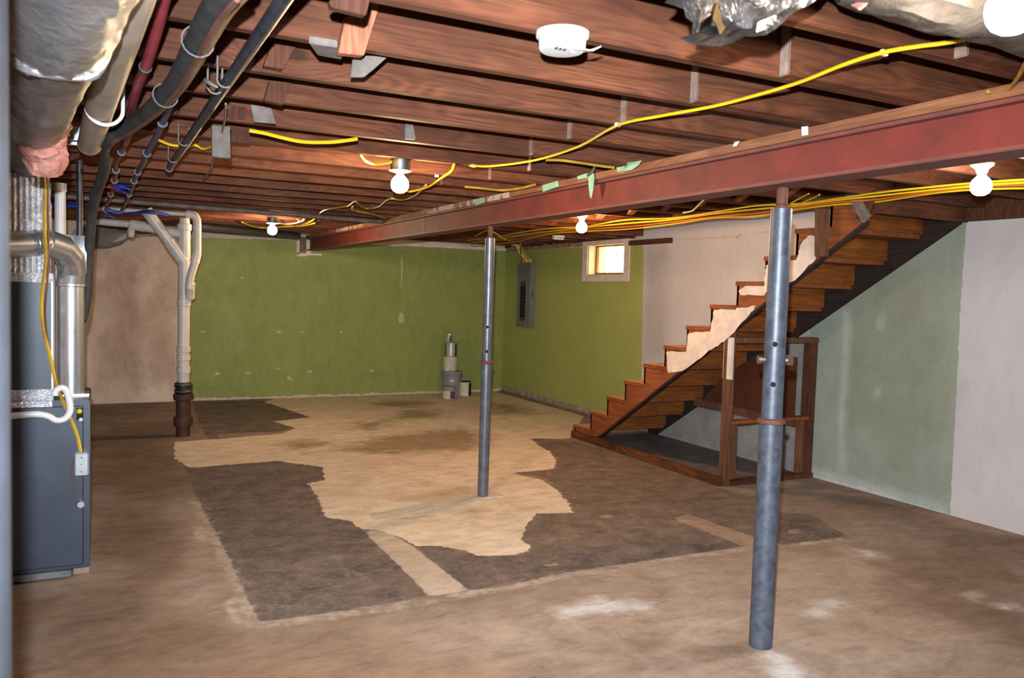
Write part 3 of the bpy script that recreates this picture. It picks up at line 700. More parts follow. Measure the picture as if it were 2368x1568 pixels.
# ------------------------------------------------------------------ staircase
SX0, SX1 = 4.45, 5.385
Yi = lambda i: 7.21-.292*i
Zi = lambda i: .133+.188*i
st = thing('staircase', (4.9, 5.5, 0), 'open brown wooden staircase rising along the right wall', 'staircase')
under = lambda Y: .064+.639*(6.79-Y)
TH = .032
N = 12
poly = [(Yi(0)-.004, .075)]
for i in range(N):
    poly += [(Yi(i)-.004, Zi(i)-TH), (Yi(i+1)-.004, Zi(i)-TH)]
poly += [(3.70, 2.30), (3.70, under(3.70))]
poly += [(6.72, under(6.72)), (6.80, .075)]
nearS = MB().prism([(SX0, a, b) for a, b in poly], (.036, 0, 0)).build('stringer', M['stair'], st, smooth=False)
MB().prism([(SX0-.001, a, b) for a, b in ((6.72, under(6.72)+.002), (3.70, under(3.70)+.002), (3.70, under(3.70)-.02), (6.75, under(6.75)-.02))], (.04, 0, 0)).build('stringer_edge', M['stair_dark'], st, smooth=False)
fb = lambda Y: -.03+.622*(7.12-Y)
MB().prism([(SX1, a, b) for a, b in ((7.07, .001), (3.70, fb(3.70)-.02), (3.70, 2.36), (3.9, 2.36), (7.2, .34), (7.2, .001))], (.04, 0, 0)).build('stringer', M['stair_dark'], st, smooth=False)
for i in range(N):
    tr_ = MB().box((SX0-.008, Yi(i+1)-.002, Zi(i)-TH), (SX1+.0, Yi(i)+.012, Zi(i))).build('tread', M['stair'], st, smooth=False, bevel=.003)
    MB().box((SX0+.0, Yi(i)-.024, (Zi(i-1) if i else .075)+.001), (SX1, Yi(i)-.002, Zi(i)-TH-.001)).build('riser', M['stair_x'], st, smooth=False)
    MB().box((SX0-.004, Yi(i+1)+.002, Zi(i)+.0004), (SX1-.01, Yi(i)+.008, Zi(i)+.002)).build('tread_tan_top', M['tread_top'], tr_, smooth=False)  # thin paler tan layer over the upper face of each tread
MB().box((SX0-.005, 7.225, .04), (SX1, 7.245, .12)).build('toe_board', M['stair'], st, smooth=False, bevel=.003)
MB().prism([onX(a, b, SX0-.002) for a, b in ((1892,482),(1919,484),(1917,594),(1891,594))], (-.035, 0, 0)).build('hanger_board', M['oldstud'], st, smooth=False, bevel=.003)
def ragged(pix, X, amp=.006, n=6):
    P = [onX(a, b, X) for a, b in pix]; out = []
    for p, q in zip(P, P[1:]+P[:1]):
        for k in range(n):
            out.append(p+(q-p)*k/n+np.array((0, random.uniform(-amp, amp), random.uniform(-amp, amp))))
    return out
for pix in ([(1541,814),(1586,812),(1592,770),(1642,765),(1652,716),(1700,712),(1748,708),(1735,726),(1682,785),(1640,812),(1584,856),(1545,862)],
            [(1709,672),(1725,660),(1768,655),(1772,612),(1795,604),(1798,648),(1768,682),(1712,682)],
            [(1846,594),(1850,566),(1868,545),(1888,546),(1887,598),(1838,648),(1772,690),(1790,650),(1798,604),(1838,602)]):
    o = MB().prism(ragged(pix, SX0), (-.0015, 0, 0)).build('paint_patch', M['whitepaint'], nearS, smooth=False); o['label'] = 'ragged white paint on the stringer'
# under-stair frame
fy = 4.955
ft = thing('stud_frame', (4.5, fy, 0), 'rough wooden stud frame and floor plate under the staircase', 'frame')
MB().box((4.405, 4.93, .0), (4.455, 7.22, .072)).build('sill_plate', M['sill'], ft, smooth=False, bevel=.006)
MB().box((4.50, fy-.05, .0), (XR-.005, fy+.04, .04)).build('sill_plate', M['sill'], ft, smooth=False, bevel=.004)
pz = onY(1680, 780, fy)[2]
MB().box((4.46, fy-.045, .0), (4.50, fy+.045, pz+.12)).build('stud', M['oldstud'], ft, smooth=False, bevel=.003)
s2 = MB().box((4.455, fy+.0, .0), (4.545, fy+.042, pz)).build('stud', M['oldstud'], ft, smooth=False, bevel=.003)
zr = onY(1760, 970, fy)[2]
MB().box((4.546, fy+.0, .04), (4.60, fy+.04, zr)).build('stud', M['oldstud'], ft, smooth=False, bevel=.003)
MB().box((5.34, fy-.03, .04), (XR-.005, fy+.05, pz)).build('stud', M['block'], ft, smooth=False, bevel=.003)
MB().box((5.27, fy-.01, .04), (5.339, fy+.03, zr)).build('stud', M['oldstud'], ft, smooth=False, bevel=.003)
MB().box((4.503, fy-.04, pz-.045), (XR-.005, fy+.04, pz)).build('header', M['oldstud'], ft, smooth=False, bevel=.003)
MB().box((4.503, fy-.045, zr-.018), (5.35, fy+.045, zr+.008)).build('rail', M['stair'], ft, smooth=False, bevel=.003)
MB().box((5.30, fy+.06, .42), (5.335, 6.35, .50)).build('rail', M['oldstud'], ft, smooth=False, bevel=.003)
MB().prism([(5.29, a, b) for a, b in ((fy+.06, .49), (fy+.06, 1.02), (5.45, 1.02), (5.9, .78), (6.2, .505))], (-.006, 0, 0)).build('back_panel', M['hardboard'], ft, smooth=False)
p = [onX(a, b, 4.4595) for a, b in ((1661,798),(1680,785),(1680,876),(1660,878))]
wp = MB().prism([onY(a, b, fy-.046) for a, b in ((1664,800),(1680,782),(1680,878),(1662,876))], (0, -.001, 0))
o = MB().box((4.4575, fy-.046, .86), (4.4595, fy+.046, pz)).box((4.4575, fy-.0475, .86), (4.48, fy-.0455, pz)).build('paint_patch', M['whitepaint'], ft, smooth=False)
# diagonal braces at the stair head
def brace(p, q, w, h, mat, label):
    o = MB().bar(p, q, w, h, (1, 0, 0)).build('brace', mat, None, loc=(np.array(p)+np.array(q))/2, smooth=False, bevel=.002)
    return tag(o, label, 'board')
brace(onX(1962, 432, 4.40), onX(2005, 508, 4.40), .07, .02, M['greywood'], 'pale grey slanting brace board at the head of the stairs')
brace(onX(2022, 432, 4.42), onX(1990, 510, 4.42), .07, .03, M['block'], 'dark slanting brace board crossing the pale one at the stair head')

# ------------------------------------------------------------------ electric panel and its cables
px0, py0, py1, pz0, pz1 = 5.335, 9.965, 10.345, 1.015, 1.925
ep = thing('breaker_box', (5.38, 10.15, pz0), 'grey breaker panel on the green wall beside the corner', 'panel')
MB().box((px0+.012, py0+.01, pz0+.01), (XR-.001, py1-.01, pz1-.005)).build('box', M['panelgrey'], ep, smooth=False, bevel=.004)
mb = MB()
oy0, oy1, oz0, oz1 = py0+.10, py1-.075, 1.10, 1.66
mb.box((px0, py0, pz0), (px0+.012, oy0, pz1)).box((px0, oy1, pz0), (px0+.012, py1, pz1)).box((px0, oy0, pz0), (px0+.012, oy1, oz0)).box((px0, oy0, oz1), (px0+.012, oy1, pz1))
mb.build('cover', M['panelgrey'], ep, smooth=False)
MB().box((px0+.009, oy0, oz0), (px0+.0118, oy1, oz1)).build('breaker_recess', M['paneldark'], ep, smooth=False)
MB().box((px0-.012, py0+.075, pz0+.02), (px0-.0005, py0+.10, pz1-.25)).build('door_edge', M['panelgrey'], ep, smooth=False, bevel=.002)
mb = MB()
for k in range(9):
    for dy in (0, .095): MB().box((px0+.003, oy0+.02+dy, oz0+.05+k*.05), (px0+.009, oy0+.10+dy, oz0+.093+k*.05)).build('breaker', M['black'], ep, smooth=False)
for k, z_ in enumerate((1.50, 1.46)):
    MB().cyl((5.385, py0+.009, z_), (5.385, py0+.012, z_), .013, .013, 14).build('knockout', M['black'], ep)
def cable(P, mat, label, r=.006, n=6, group=None, cat='cable', name='electrical_cable', sub=6):
    P = catmull(P, sub); o = MB().tube(P, r, n).build(name, mat, None, loc=P[0]); return tag(o, label, cat, group)
mats = [M['yellow'], M['white_cable'], M['orange_cable'], M['yellow'], M['white_cable'], M['yellow_old'], M['orange_cable'], M['yellow'], M['brown_wire']]
kind = ['first yellow', 'first white', 'first orange', 'second yellow', 'second white', 'dull yellow', 'second orange', 'third yellow', 'dark brown']
for k in range(9):
    yy = py0+.05+k*.032
    a = np.array((5.36, yy, pz1-.006)); top = onX(1182+k*2.8, 556+3*math.sin(k*2), 5.24); md = (a+top)/2+np.array((random.uniform(-.03, .02), random.uniform(-.04, .04), random.uniform(-.02, .05)))
    cable([a, a+np.array((0, 0, .05)), md, top, top+np.array((-.15, .02, .045))], mats[k], kind[k]+' cable of the fan entering the breaker panel top, counted from the right', .0095)
cable([onX(1183, 552, 5.22), onX(1184, 566, 5.22), onX(1190, 566, 5.22), onX(1189, 552, 5.22)], M['white_cable'], 'short white loop clamp above the fan of panel cables', .009)

# ------------------------------------------------------------------ ceiling cables
Zc = lambda pts, z=ZJ-.011: [onZ(a, b, z) for a, b in pts]
cable(Zc([(2320,70),(2200,97),(2120,108),(2040,122),(1950,150),(1850,190),(1750,220),(1650,246),(1530,268),(1428,290),(1340,338),(1240,370),(1140,384),(1085,383)]), M['yellow'], 'long bright yellow cable sweeping under the joists from the nearest bulb', .0058)
cable(Zc([(2375,140),(2350,185),(2325,210),(2305,217),(2285,212)], 2.158), M['yellow_old'], 'dull yellow cable bending onto the beam plate under the foil duct', .006)
cable([onZ(1050,380,2.17), onZ(1043,396,2.15), onZ(1020,412,2.14), onZ(990,432,2.14), onZ(950,443,2.13), onZ(938,440,2.13)], M['yellow'], 'yellow cable curving down to the bulb in the grey junction box', .007)
cable(Zc([(985,428),(960,452),(930,462),(900,460),(875,478),(845,482),(832,474),(820,466),(805,476),(780,480),(750,486),(735,498),(722,510),(700,520),(672,524)]), M['yellow_old'], 'thin yellow cable zigzagging between the two left ceiling bulbs', .008)
cable(Zc([(835,360),(845,372),(862,379),(880,378),(905,374)], 2.14), M['yellow'], 'short yellow cable entering the left side of the grey junction box', .007)
cable(Zc([(362,322),(395,335),(430,338),(450,335),(470,344),(492,338)]), M['yellow'], 'yellow cable behind the black steel pipe at upper left', .007)
cable([onY(a, b, 3.52) for a, b in ((576,302),(610,308),(650,318),(700,328),(760,329),(800,325),(826,321))], M['yellow'], 'yellow cable sagging along a joist between two dark blocks', .008)
cable(Zc([(1075,432),(1110,435),(1160,440),(1200,436),(1237,427)]), M['yellow_old'], 'yellow cable running to the beam plate under the far joists', .008)
cable(Zc([(1262,370),(1300,371),(1350,378),(1390,384),(1420,388)]), M['yellow_old'], 'short yellow cable behind the hanging strap', .007)
cable(Zc([(815,478),(817,486),(828,489),(860,495),(890,504)]), M['yellow_old'], 'short yellow cable branching off towards the beam beyond the first bulb', .009)
cable(Zc([(560,514),(580,522),(610,527),(660,524),(700,522),(728,516)]), M['yellow'], 'yellow cable passing behind the far left bulb', .009)
cable([onZ(640,515,2.15), onZ(665,518,2.16), onZ(690,514,2.165), onZ(705,506,2.165), onZ(695,512,2.16), onZ(686,503,2.165)], M['white_cable'], 'tangled pale cable loop right of the far left bulb', .009)
base = [(2420,424),(2273,430),(2150,441),(2030,456),(1940,466),(1850,478),(1750,488),(1650,498),(1550,510),(1450,520),(1344,530),(1270,536),(1200,548),(1150,556),(1085,563)]
nm = ['topmost', 'upper middle', 'lower middle', 'lowest']
for k in range(4):
    pts = []
    for j, (a, b) in enumerate(base):
        w = .5+.5*min(1, abs(a-1600)/700)
        pts.append(onZ(a+random.uniform(-6, 6), b+(k-1.5)*4.6*(1 if j % 3 else 1.6)+random.uniform(-1.5, 1.5), ZJ-.012-.004*k))
    cable(pts, M['yellow'] if k != 2 else M['orange_cable'], nm[k]+' strand of the yellow cable bundle along the stairwell edge', .0065, 6)
cable(Zc([(1632,458),(1620,470),(1610,480),(1600,488),(1580,492)], 2.15), M['white_cable'], 'pale cable dropping from the beam to the yellow bundle', .007)
cable(Zc([(1830,470),(1850,458),(1870,448)], 2.165), M['yellow'], 'short yellow cable rising from the bundle left of the near post', .006)
cable(Zc([(1845,472),(1875,460),(1895,450)], 2.165), M['yellow'], 'short yellow cable rising from the bundle right of the near post', .006)
cable(Zc([(1100,545),(1125,533),(1140,536),(1165,552),(1180,556)], 2.16), M['yellow'], 'yellow cable looping behind the top of the slim post', .009)
for k, (a, b) in enumerate(((1428,289),(2044,123),(1010,407),(1095,384))):
    p = onZ(a, b, ZJ-.008)
    tag(MB().box(p-np.array((.012,.006,.007)), p+np.array((.012,.006,.008))).build('cable_staple', M['plastic'], None, loc=p, smooth=False, bevel=.002), ['white staple midway on the long yellow cable', 'white staple on the long yellow cable near the foil duct', 'white staple on the yellow cable beside the junction-box bulb', 'white staple at the far end of the long yellow cable'][k], 'staple')

# ------------------------------------------------------------------ bulbs
def bulb(p, label, box=False, glow='bulb_warm'):
    p = np.array(p, float); t = thing('ceiling_bulb', p, label, 'light bulb')
    z0 = p[2]
    if box:
        MB().lathe(p-np.array((0,0,.055)), [(.05, 0), (.052, .004), (.052, .055)], 24).build('junction_box', M['galv_dull'], t)
        MB().lathe(p-np.array((0,0,.066)), [(.03, 0), (.058, .008), (.058, .011)], 24).build('lamp_holder', M['porcelain'], t)
        z0 -= .066
    else:
        MB().lathe(p-np.array((0,0,.045)), [(.023, 0), (.026, .012), (.03, .02), (.05, .036), (.052, .045)], 24).build('lamp_holder', M['porcelain'], t)
        z0 -= .045
    r = .044
    MB().lathe((p[0], p[1], z0-.010), [(.015, 0), (.016, .012)], 16).build('bulb_neck', M['porcelain'], t)
    prof = [(.0008, -.118), (.020, -.1145), (.034, -.106), (.0435, -.092), (.047, -.075), (.0455, -.058), (.039, -.044), (.029, -.033), (.020, -.024), (.015, -.012)]
    MB().lathe((p[0], p[1], z0+.010), prof, 20).build('bulb', M[glow], t)
    return t
bulb(onZ(926, 370, ZJ), 'lit bulb under a round grey junction box, left of the beam', True)
bulb(onZ(630, 503, ZJ), 'lit bulb farthest back at left, close to the green back wall', True)
bulb(onZ(1346, 497, ZJ), 'lit bulb beyond the red beam, above the small window', False, 'bulb_amber')
bulb(onZ(2272, 378, ZJ), 'lit bulb over the stairs at right, beside the yellow cables', False, 'bulb_white')
bulb((1.555, .985, ZJ), 'large lit bulb in the top right corner nearest the camera', False, 'bulb_white')

# ------------------------------------------------------------------ smoke detectors
def detector(p, label, r=.07, torn=False):
    p = np.array(p, float); t = thing('smoke_detector', p, label, 'detector')
    MB().lathe(p-np.array((0,0,.012)), [(r*.99, 0), (r, .004), (r, .012)], 36).build('base', M['plastic'], t)
    MB().lathe(p-np.array((0,0,.046)), [(r*.5, -.003), (r*.8, -.001), (r*.88, .006), (r*.9, .03), (r*.86, .035)], 36).build('body', M['plastic'], t)
    for k in range(3):
        q = p+np.array((-r*.45+k*.012, -r*.35, -.0495)); MB().box(q-np.array((.002,.006,.002)), q+np.array((.002,.006,.002))).build('vent_slot', M['plastic_dk'], t, smooth=False)
    if torn:
        c = p+np.array((r*.45, -r*.35, -.047))
        MB().prism([c+np.array(v) for v in ((-.04,-.02,-.004),(.0,-.035,-.006),(.035,-.02,.0),(.055,-.028,.012),(.03,.01,.004),(-.005,.015,-.004))], (0, 0, .003)).build('peeling_label', M['white_tape'], t, smooth=False)
    else:
        for k in range(3):
            q = p+np.array((-r*.5+k*r*.35-.0, -r*.885, -.03)); MB().box(q-np.array((.006,.004,.004)), q+np.array((.006,.004,.004))).build('vent_slot', M['plastic_dk'], t, smooth=False)
detector((*onZ(1301, 76, ZJ)[:2], ZJ), 'white round smoke detector on the near joists with a peeling label', .069, True)
detector((*onZ(1291, 545, ZJ)[:2], ZJ), 'small white smoke detector far back above the green wall', .075, False)

# ------------------------------------------------------------------ foil ducts at upper right
def wob(amp, f=9., seed=0):
    return lambda i, k, p: 1+amp*mnoise.noise(Vector((p[0]*f+seed, p[1]*f+k*.9, p[2]*f+i*.3)))
def ragged_tube(P, r, n=28, rag=.05, seed=3, amp=.22):
    mb = MB(); P = catmull(P, 6); mb.tube(P, r, n, cap=False, rfun=wob(amp, 9, seed))
    d = np.array(P[0])-np.array(P[1]); d /= np.linalg.norm(d)
    for k in range(n):
        j = rag*(random.random()**1.5)
        v = np.array(mb.v[k])+d*j; mb.v[k] = tuple(v)
    return mb
d1 = [np.array(v) for v in ((1.07,1.28,2.075),(1.17,1.26,2.10),(1.28,1.23,2.19),(1.38,1.21,2.26))]
t = thing('foil_duct', d1[0], 'torn crumpled foil duct end hanging from the joists, left of the yellow cable', 'duct')
ragged_tube(d1, .066, rag=.07, seed=1, amp=.35).build('jacket', M['foil_torn'], t)
MB().tube(catmull([d1[0]+(d1[1]-d1[0])*.25, d1[1], d1[2]], 4), .05, 16, rfun=wob(.3, 20)).build('insulation', M['yellowglass'], t)
f1 = [onY(a, b, 1.2) for a, b in ((1608,-8),(1655,-5),(1642,35),(1617,55),(1620,22))]
MB().prism(f1, (0, .004, .002)).build('foil_flap', M['foil_torn'], t, smooth=False)
d2 = [np.array(v) for v in ((1.46,1.23,2.25),(1.62,1.22,2.235),(1.85,1.225,2.24),(2.1,1.22,2.235),(2.42,1.225,2.25))]
t = thing('foil_duct', d2[0], 'dusty silver flexible duct behind the top right bulb with insulation showing', 'duct')
ragged_tube(d2, .118, rag=.05, seed=5, amp=.12).build('jacket', M['foil_dull'], t)
MB().tube(catmull([np.array(v) for v in ((1.41,1.23,2.25),(1.46,1.23,2.25),(1.52,1.23,2.245))], 5), .105, 18, rfun=wob(.3, 14)).build('insulation', M['pink'], t)

# ------------------------------------------------------------------ left corner: flex duct, pipes, hoses
dl = [atD(62, 420, 4.62), atD(66, 380, 3.6), atD(80, 300, 2.7), atD(97, 220, 2.2), atD(118, 120, 1.82), atD(135, 30, 1.55), atD(160, -90, 1.32), atD(190, -220, 1.15)]
t = thing('flex_duct', dl[2], 'large dusty foil flexible duct dropping to the furnace at upper left', 'duct')
mb = MB(); P = catmull(dl[2:], 8); mb.tube(P, [.080+.014*min(1, q/16) for q in range(len(P))], 32, cap=False, rfun=wob(.10, 8, 2)); mb.build('jacket', M['foil_dusty'], t)
P2 = catmull([atD(130, 55, 1.64), atD(138, 10, 1.5), atD(160, -90, 1.32), atD(190, -220, 1.15)], 8)
mb = MB(); mb.tube(P2, .108, 32, cap=False, rfun=wob(.08, 11, 6)); mb.build('outer_sleeve', M['foil'], t)
ins = MB()
IP = catmull([atD(88, 215, 2.35), atD(86, 250, 2.50), atD(90, 285, 2.62), atD(97, 325, 2.68), atD(105, 362, 2.72), atD(106, 392, 2.75)], 9)
ins.tube(IP, [.086-.034*max(0, (q-9)/(len(IP)-9))**1.6 for q in range(len(IP))], 60, rfun=lambda i, k, p: 1+.16*mnoise.noise(Vector((math.cos(k/60*6.283)*2.2, math.sin(k/60*6.283)*2.2, i*.16)))+.09*mnoise.noise(Vector((math.cos(k/60*6.283)*7, math.sin(k/60*6.283)*7, i*.5))))
ins.build('insulation', M['pink'], t)
a0 = P2[0]; td = P2[1]-P2[0]; td /= np.linalg.norm(td); s1 = np.cross(td, (0, 0, 1)); s1 /= np.linalg.norm(s1); s2 = np.cross(s1, td)
MB().tube([a0+(s1*math.cos(w)+s2*math.sin(w))*.107*(1+.05*math.sin(5*w)) for w in np.linspace(0, 2*math.pi, 40)[:-1]], .009, 10, closed=True, rfun=wob(.5, 30, 4)).build('sleeve_rim', M['foil'], t)
MB().tube(catmull([atD(70, 290, 3.0), atD(66, 340, 3.5), atD(64, 390, 4.2), atD(62, 418, 4.62)], 6), .085, 24, cap=False).build('collar_pipe', M['galv_dull'], t)

zz = 2.05
Pp = lambda pts, z: [onZ(a, b, z) for a, b in pts]
vp = thing('vent_pipe', onZ(255, 200, zz), 'aged off-white plastic vent pipe slung below the joists at left', 'pipe')
e0, e1 = onZ(207, 334, zz), onZ(300, 0, zz)
dv = (e1-e0)/np.linalg.norm(e1-e0); e2 = e1+dv*1.6
MB().tube([e0, e1, e2], .044, 28).build('pipe', M['pvc_grey'], vp)
MB().tube([e0-dv*.0+dv*.0, e0+dv*.012], .0455, 28).build('end_rim', M['brown_wire'], vp)
q = e0+dv*1.05; q = onZ(242, 250, zz); ring = []
up_ = np.array((0, 0, 1.)); sd = -np.cross(dv, up_)
for k in range(15):
    a = math.pi*(1.0+k/14*1.0); ring.append(q+sd*math.cos(a)*.053+up_*math.sin(a)*.053)
tag(MB().tube([ring[0]+up_*.06-sd*.03]+ring+[ring[-1]+up_*.08], .006, 8).build('pipe_strap', M['pvc_new'], None, loc=q), 'white hook strap holding up the vent pipe', 'strap')

def pipe(P, r, mat, name, label, cat='pipe', n=12, sub=6):
    P = catmull(P, sub); return tag(MB().tube(P, r, n).build(name, mat, None, loc=P[0]), label, cat)
cd0, cd1 = onZ(390, 390, 2.10), onZ(655, 0, 2.10)
ct = thing('steel_pipe', cd0, 'straight black steel pipe hung diagonally under the joists with wire ties', 'pipe')
dd = (cd1-cd0)/np.linalg.norm(cd1-cd0)
MB().tube([cd0, cd1+dd*1.2], .017, 16).build('pipe', M['steelpipe'], ct)
MB().tube([cd0, cd0+dd*.03], .021, 16).build('coupling', M['steelpipe'], ct)
for k, (a, b) in enumerate(((400,365),(425,325),(520,185),(497,200))):
    q = onZ(a, b, 2.10); s_ = np.cross(dd, up_)
    rg = [q+s_*math.cos(w)*.022+up_*math.sin(w)*.022 for w in np.linspace(math.pi*.9, math.pi*2.1, 10)]
    MB().tube([rg[0]+up_*.05]+rg+[rg[-1]+up_*.06], .003, 6).build('wire_tie', M['grey_wire'], ct)
MB().tube(catmull([onZ(500,200,2.08), onZ(485,192,2.06), onZ(475,186,2.07)], 4), .006, 6).build('wire_tie', M['grey_wire'], ct)

hz = 2.07
bh = thing('insulated_hose', onZ(330, 260, hz), 'fat black foam insulated line curving down beside the furnace', 'hose')
hp = [onZ(560, -60, hz), onZ(500, 15, hz), onZ(440, 130, hz), onZ(400, 200, hz), onZ(345, 258, hz), onZ(285, 300, hz-.01), onZ(248, 325, hz-.03), onY(240, 345, 4.3), onY(244, 375, 4.5), onY(236, 410, 4.7), onY(222, 450, 4.85), onY(212, 500, 5.0), onY(206, 580, 5.1), onY(203, 660, 5.15), onY(197, 710, 5.15), onY(188, 742, 5.12)]
PH = catmull(hp, 6)
rr = [.029-.003*min(1, i/60) for i in range(len(PH))]
MB().tube(PH, rr, 20, rfun=wob(.06, 6)).build('hose', M['foam'], bh)
for off, mt, nmx in (((.004, -.02, -.034), M['brown_wire'], 'tied_wire'), ((.030, 0, -.012), M['tan_wire'], 'tied_wire'), ((.030, 0, .012), M['foam'], 'tied_wire')):
    MB().tube([p_+np.array(off)*(1-.5*i/40) for i, p_ in enumerate(PH[2:38])], .006, 6).build(nmx, mt, bh)
for i in (10, 20):
    c_ = PH[i]; tdir = (PH[i+1]-PH[i-1]); tdir /= np.linalg.norm(tdir); s_ = np.cross(tdir, up_); s_ /= np.linalg.norm(s_); u_ = np.cross(s_, tdir)
    ra = rr[i]+.008
    MB().tube([c_+s_*math.cos(w)*ra+u_*math.sin(w)*ra for w in np.linspace(0, 2*math.pi, 16)[:-1]], .002, 6, closed=True).build('cable_tie', M['grey_wire'], bh)

# red and blue water lines
rt = thing('water_line', onZ(340, 150, 2.10), 'dull red water tube with copper fittings running under the joists', 'pipe')
rpix = [(395,-40),(378,0),(362,70),(340,145),(318,200),(302,260),(300,300),(284,345),(268,375),(268,400),(262,430),(255,455),(246,478),(244,500)]
RP = catmull([onZ(a, b, 2.12-.0012*k) for k, (a, b) in enumerate(rpix)], 5)
MB().tube(RP[:34], .015, 12).build('tube', M['red'], rt)
MB().tube(RP[33:], .013, 12).build('copper_run', M['copper'], rt)
for a, b in ((336,152),(281,348),(267,392),(264,418),(256,446),(245,486)):
    i = int(np.argmin([np.hypot(*(np.array(p_)-onZ(a, b, 2.115))[:2]) for p_ in RP])); i = min(max(i, 1), len(RP)-2)
    tdir = RP[i+1]-RP[i-1]; tdir /= np.linalg.norm(tdir); k_ = 1.0+.5*(i > 33)
    MB().tube([RP[i]-tdir*.012*k_, RP[i]+tdir*.012*k_], .018*k_**.3, 14).build('clamp', M['steelpipe'], rt)
bt_ = thing('water_line', onZ(400, 230, 2.10), 'blue-grey water tube with clamps running under the joists', 'pipe')
bpix = [(560,-30),(530,15),(505,55),(465,115),(437,160),(420,190),(400,225),(386,260),(375,285),(360,320),(342,350),(330,378),(315,405),(303,440),(292,465),(280,492)]
BP = catmull([onZ(a, b, 2.12-.0012*k) for k, (a, b) in enumerate(bpix)], 5)
MB().tube(BP[:32], .014, 12).build('tube', M['blue'], bt_)
MB().tube(BP[31:], .013, 12).build('tube', M['bluegrey'], bt_)
for a, b in ((437,163),(375,284),(342,352),(320,395),(310,417),(296,446),(282,488)):
    i = int(np.argmin([np.hypot(*(np.array(p_)-onZ(a, b, 2.115))[:2]) for p_ in BP])); i = min(max(i, 1), len(BP)-2)
    tdir = BP[i+1]-BP[i-1]; tdir /= np.linalg.norm(tdir); k_ = 1.0+.5*(i > 31)
    MB().tube([BP[i]-tdir*.012*k_, BP[i]+tdir*.012*k_], .0175*k_**.3, 14).build('clamp', M['steelpipe'], bt_)
def zl(pts, z): return [onZ(a, b, z) for a, b in pts]
pipe(zl([(238,430),(258,432),(275,436)], 2.10), .012, M['red'], 'branch_tube', 'short red branch tube at the upper manifold', n=8)
pipe(zl([(265,430),(285,431),(300,436)], 2.10), .013, M['bluebright'], 'branch_tube', 'upper bright blue branch tube at the manifold', n=8)
pipe(zl([(263,438),(283,442),(297,447)], 2.10), .013, M['bluebright'], 'branch_tube', 'second bright blue branch tube just below the upper one', n=8)
pipe(zl([(247,484),(262,489),(275,492)], 2.08), .016, M['bluebright'], 'branch_tube', 'blue branch tube near the lower red clamp', n=8)
pipe(zl([(250,498),(262,502),(268,508)], 2.08), .016, M['bluebright'], 'branch_tube', 'lowest blue branch tube above the white drain line', n=8)
pipe(zl([(282,494),(310,493),(345,489),(388,497)], 2.12), .014, M['bluebright'], 'branch_tube', 'long blue tube heading right under the painted grey pipe', n=8)
pipe(zl([(120,474),(150,475),(185,477)], 2.10), .016, M['bluebright'], 'branch_tube', 'blue tube behind the white capped pipe at left', n=8)
gp = [onZ(200,458,2.15), onZ(300,467,2.15), onZ(480,484,2.15), onZ(860,512,2.15), onZ(960,520,2.15)]
g0, g1 = onZ(300, 466, 2.15), onZ(857, 511, 2.15)
gdir = (g1-g0)/np.linalg.norm(g1-g0)
pipe([g0-gdir*.7, g0, g1, g1+gdir*.25], .022, M['greypipe'], 'iron_pipe', 'long horizontal grey painted iron pipe crossing under the far joists', sub=1)
pipe([onZ(440,521,2.12), onZ(560,533,2.12), onZ(690,546,2.12)], .045, M['galv_dull'], 'round_duct', 'dull galvanised round duct along the top of the back wall', 'duct', 20, 1)
cable(zl([(522,240),(518,285),(505,335),(492,375),(482,400),(468,414)], 2.12), M['grey_wire'], 'loose grey wire dangling in front of the grey board', .004, cat='wire', name='loose_wire')
cable([onZ(300,110,2.06), onZ(290,155,2.03), onZ(270,158,2.02), onZ(240,120,2.04), onZ(228,100,2.1)], M['brown_wire'], 'thin brown wire looping under the vent pipe', .003, cat='wire', name='loose_wire')
cable([onZ(185,355,2.10), onZ(160,365,2.08), onZ(135,385,2.05), onY(118,405,4.3)], M['brown_wire'], 'brown wire from the vent pipe end down to the foil plenum', .004, cat='wire', name='loose_wire')
cable(Zc([(295,308),(270,320),(250,325)], 2.15), M['orange_cable'], 'orange-yellow cable under the black hose bend', .008)
cable(Zc([(145,305),(160,310),(178,312)], 2.15), M['yellow'], 'short yellow cable beside the small steel junction boxes', .01)
for k, (a, b) in enumerate(((180,310),(165,320))):
    p = onZ(a, b, 2.14)
    tag(MB().box(p-np.array((.03,.02,.03)), p+np.array((.03,.02,.03))).build('junction_box', M['galv'], None, loc=p, smooth=False, bevel=.003), ('small shiny junction box behind the vent pipe, right of two', 'small shiny junction box behind the vent pipe, left of two')[k], 'box')

# ------------------------------------------------------------------ drain stack
dx, dy = .725, 8.454
ds = thing('drain_stack', (dx, dy, 0), 'white plastic drain stack on a rusty cast-iron stub in front of the back wall', 'pipe')
MB().lathe((dx, dy, 0), [(.066, 0), (.066, .10), (.088, .105), (.09, .17), (.088, .185), (.068, .20), (.068, .35), (.09, .36), (.094, .40), (.092, .415), (.07, .42)], 28).build('cast_iron_stub', M['castiron'], ds)
MB().lathe((dx, dy, .42), [(.07, 0), (.082, .01), (.084, .03), (.076, .04), (.076, .06), (.084, .07), (.082, .10), (.064, .11)], 28).build('rubber_coupling', M['rubber'], ds)
for z_ in (.445, .515): MB().tube([(dx+math.cos(w)*.083, dy+math.sin(w)*.083, z_) for w in np.linspace(0, 2*math.pi, 25)[:-1]], .005, 6, closed=True).build('clamp_band', M['galv'], ds)
MB().cyl((dx, dy, .53), (dx, dy, 2.03), .056, .056, 28).build('riser_pipe', M['pvc'], ds)
for a, b in ((.62,.68),(.74,.80),(.82,.88),(1.27,1.34)): MB().lathe((dx, dy, a), [(.057, 0), (.064, .004), (.064, b-a-.004), (.057, b-a)], 28).build('fitting', M['pvc'], ds)
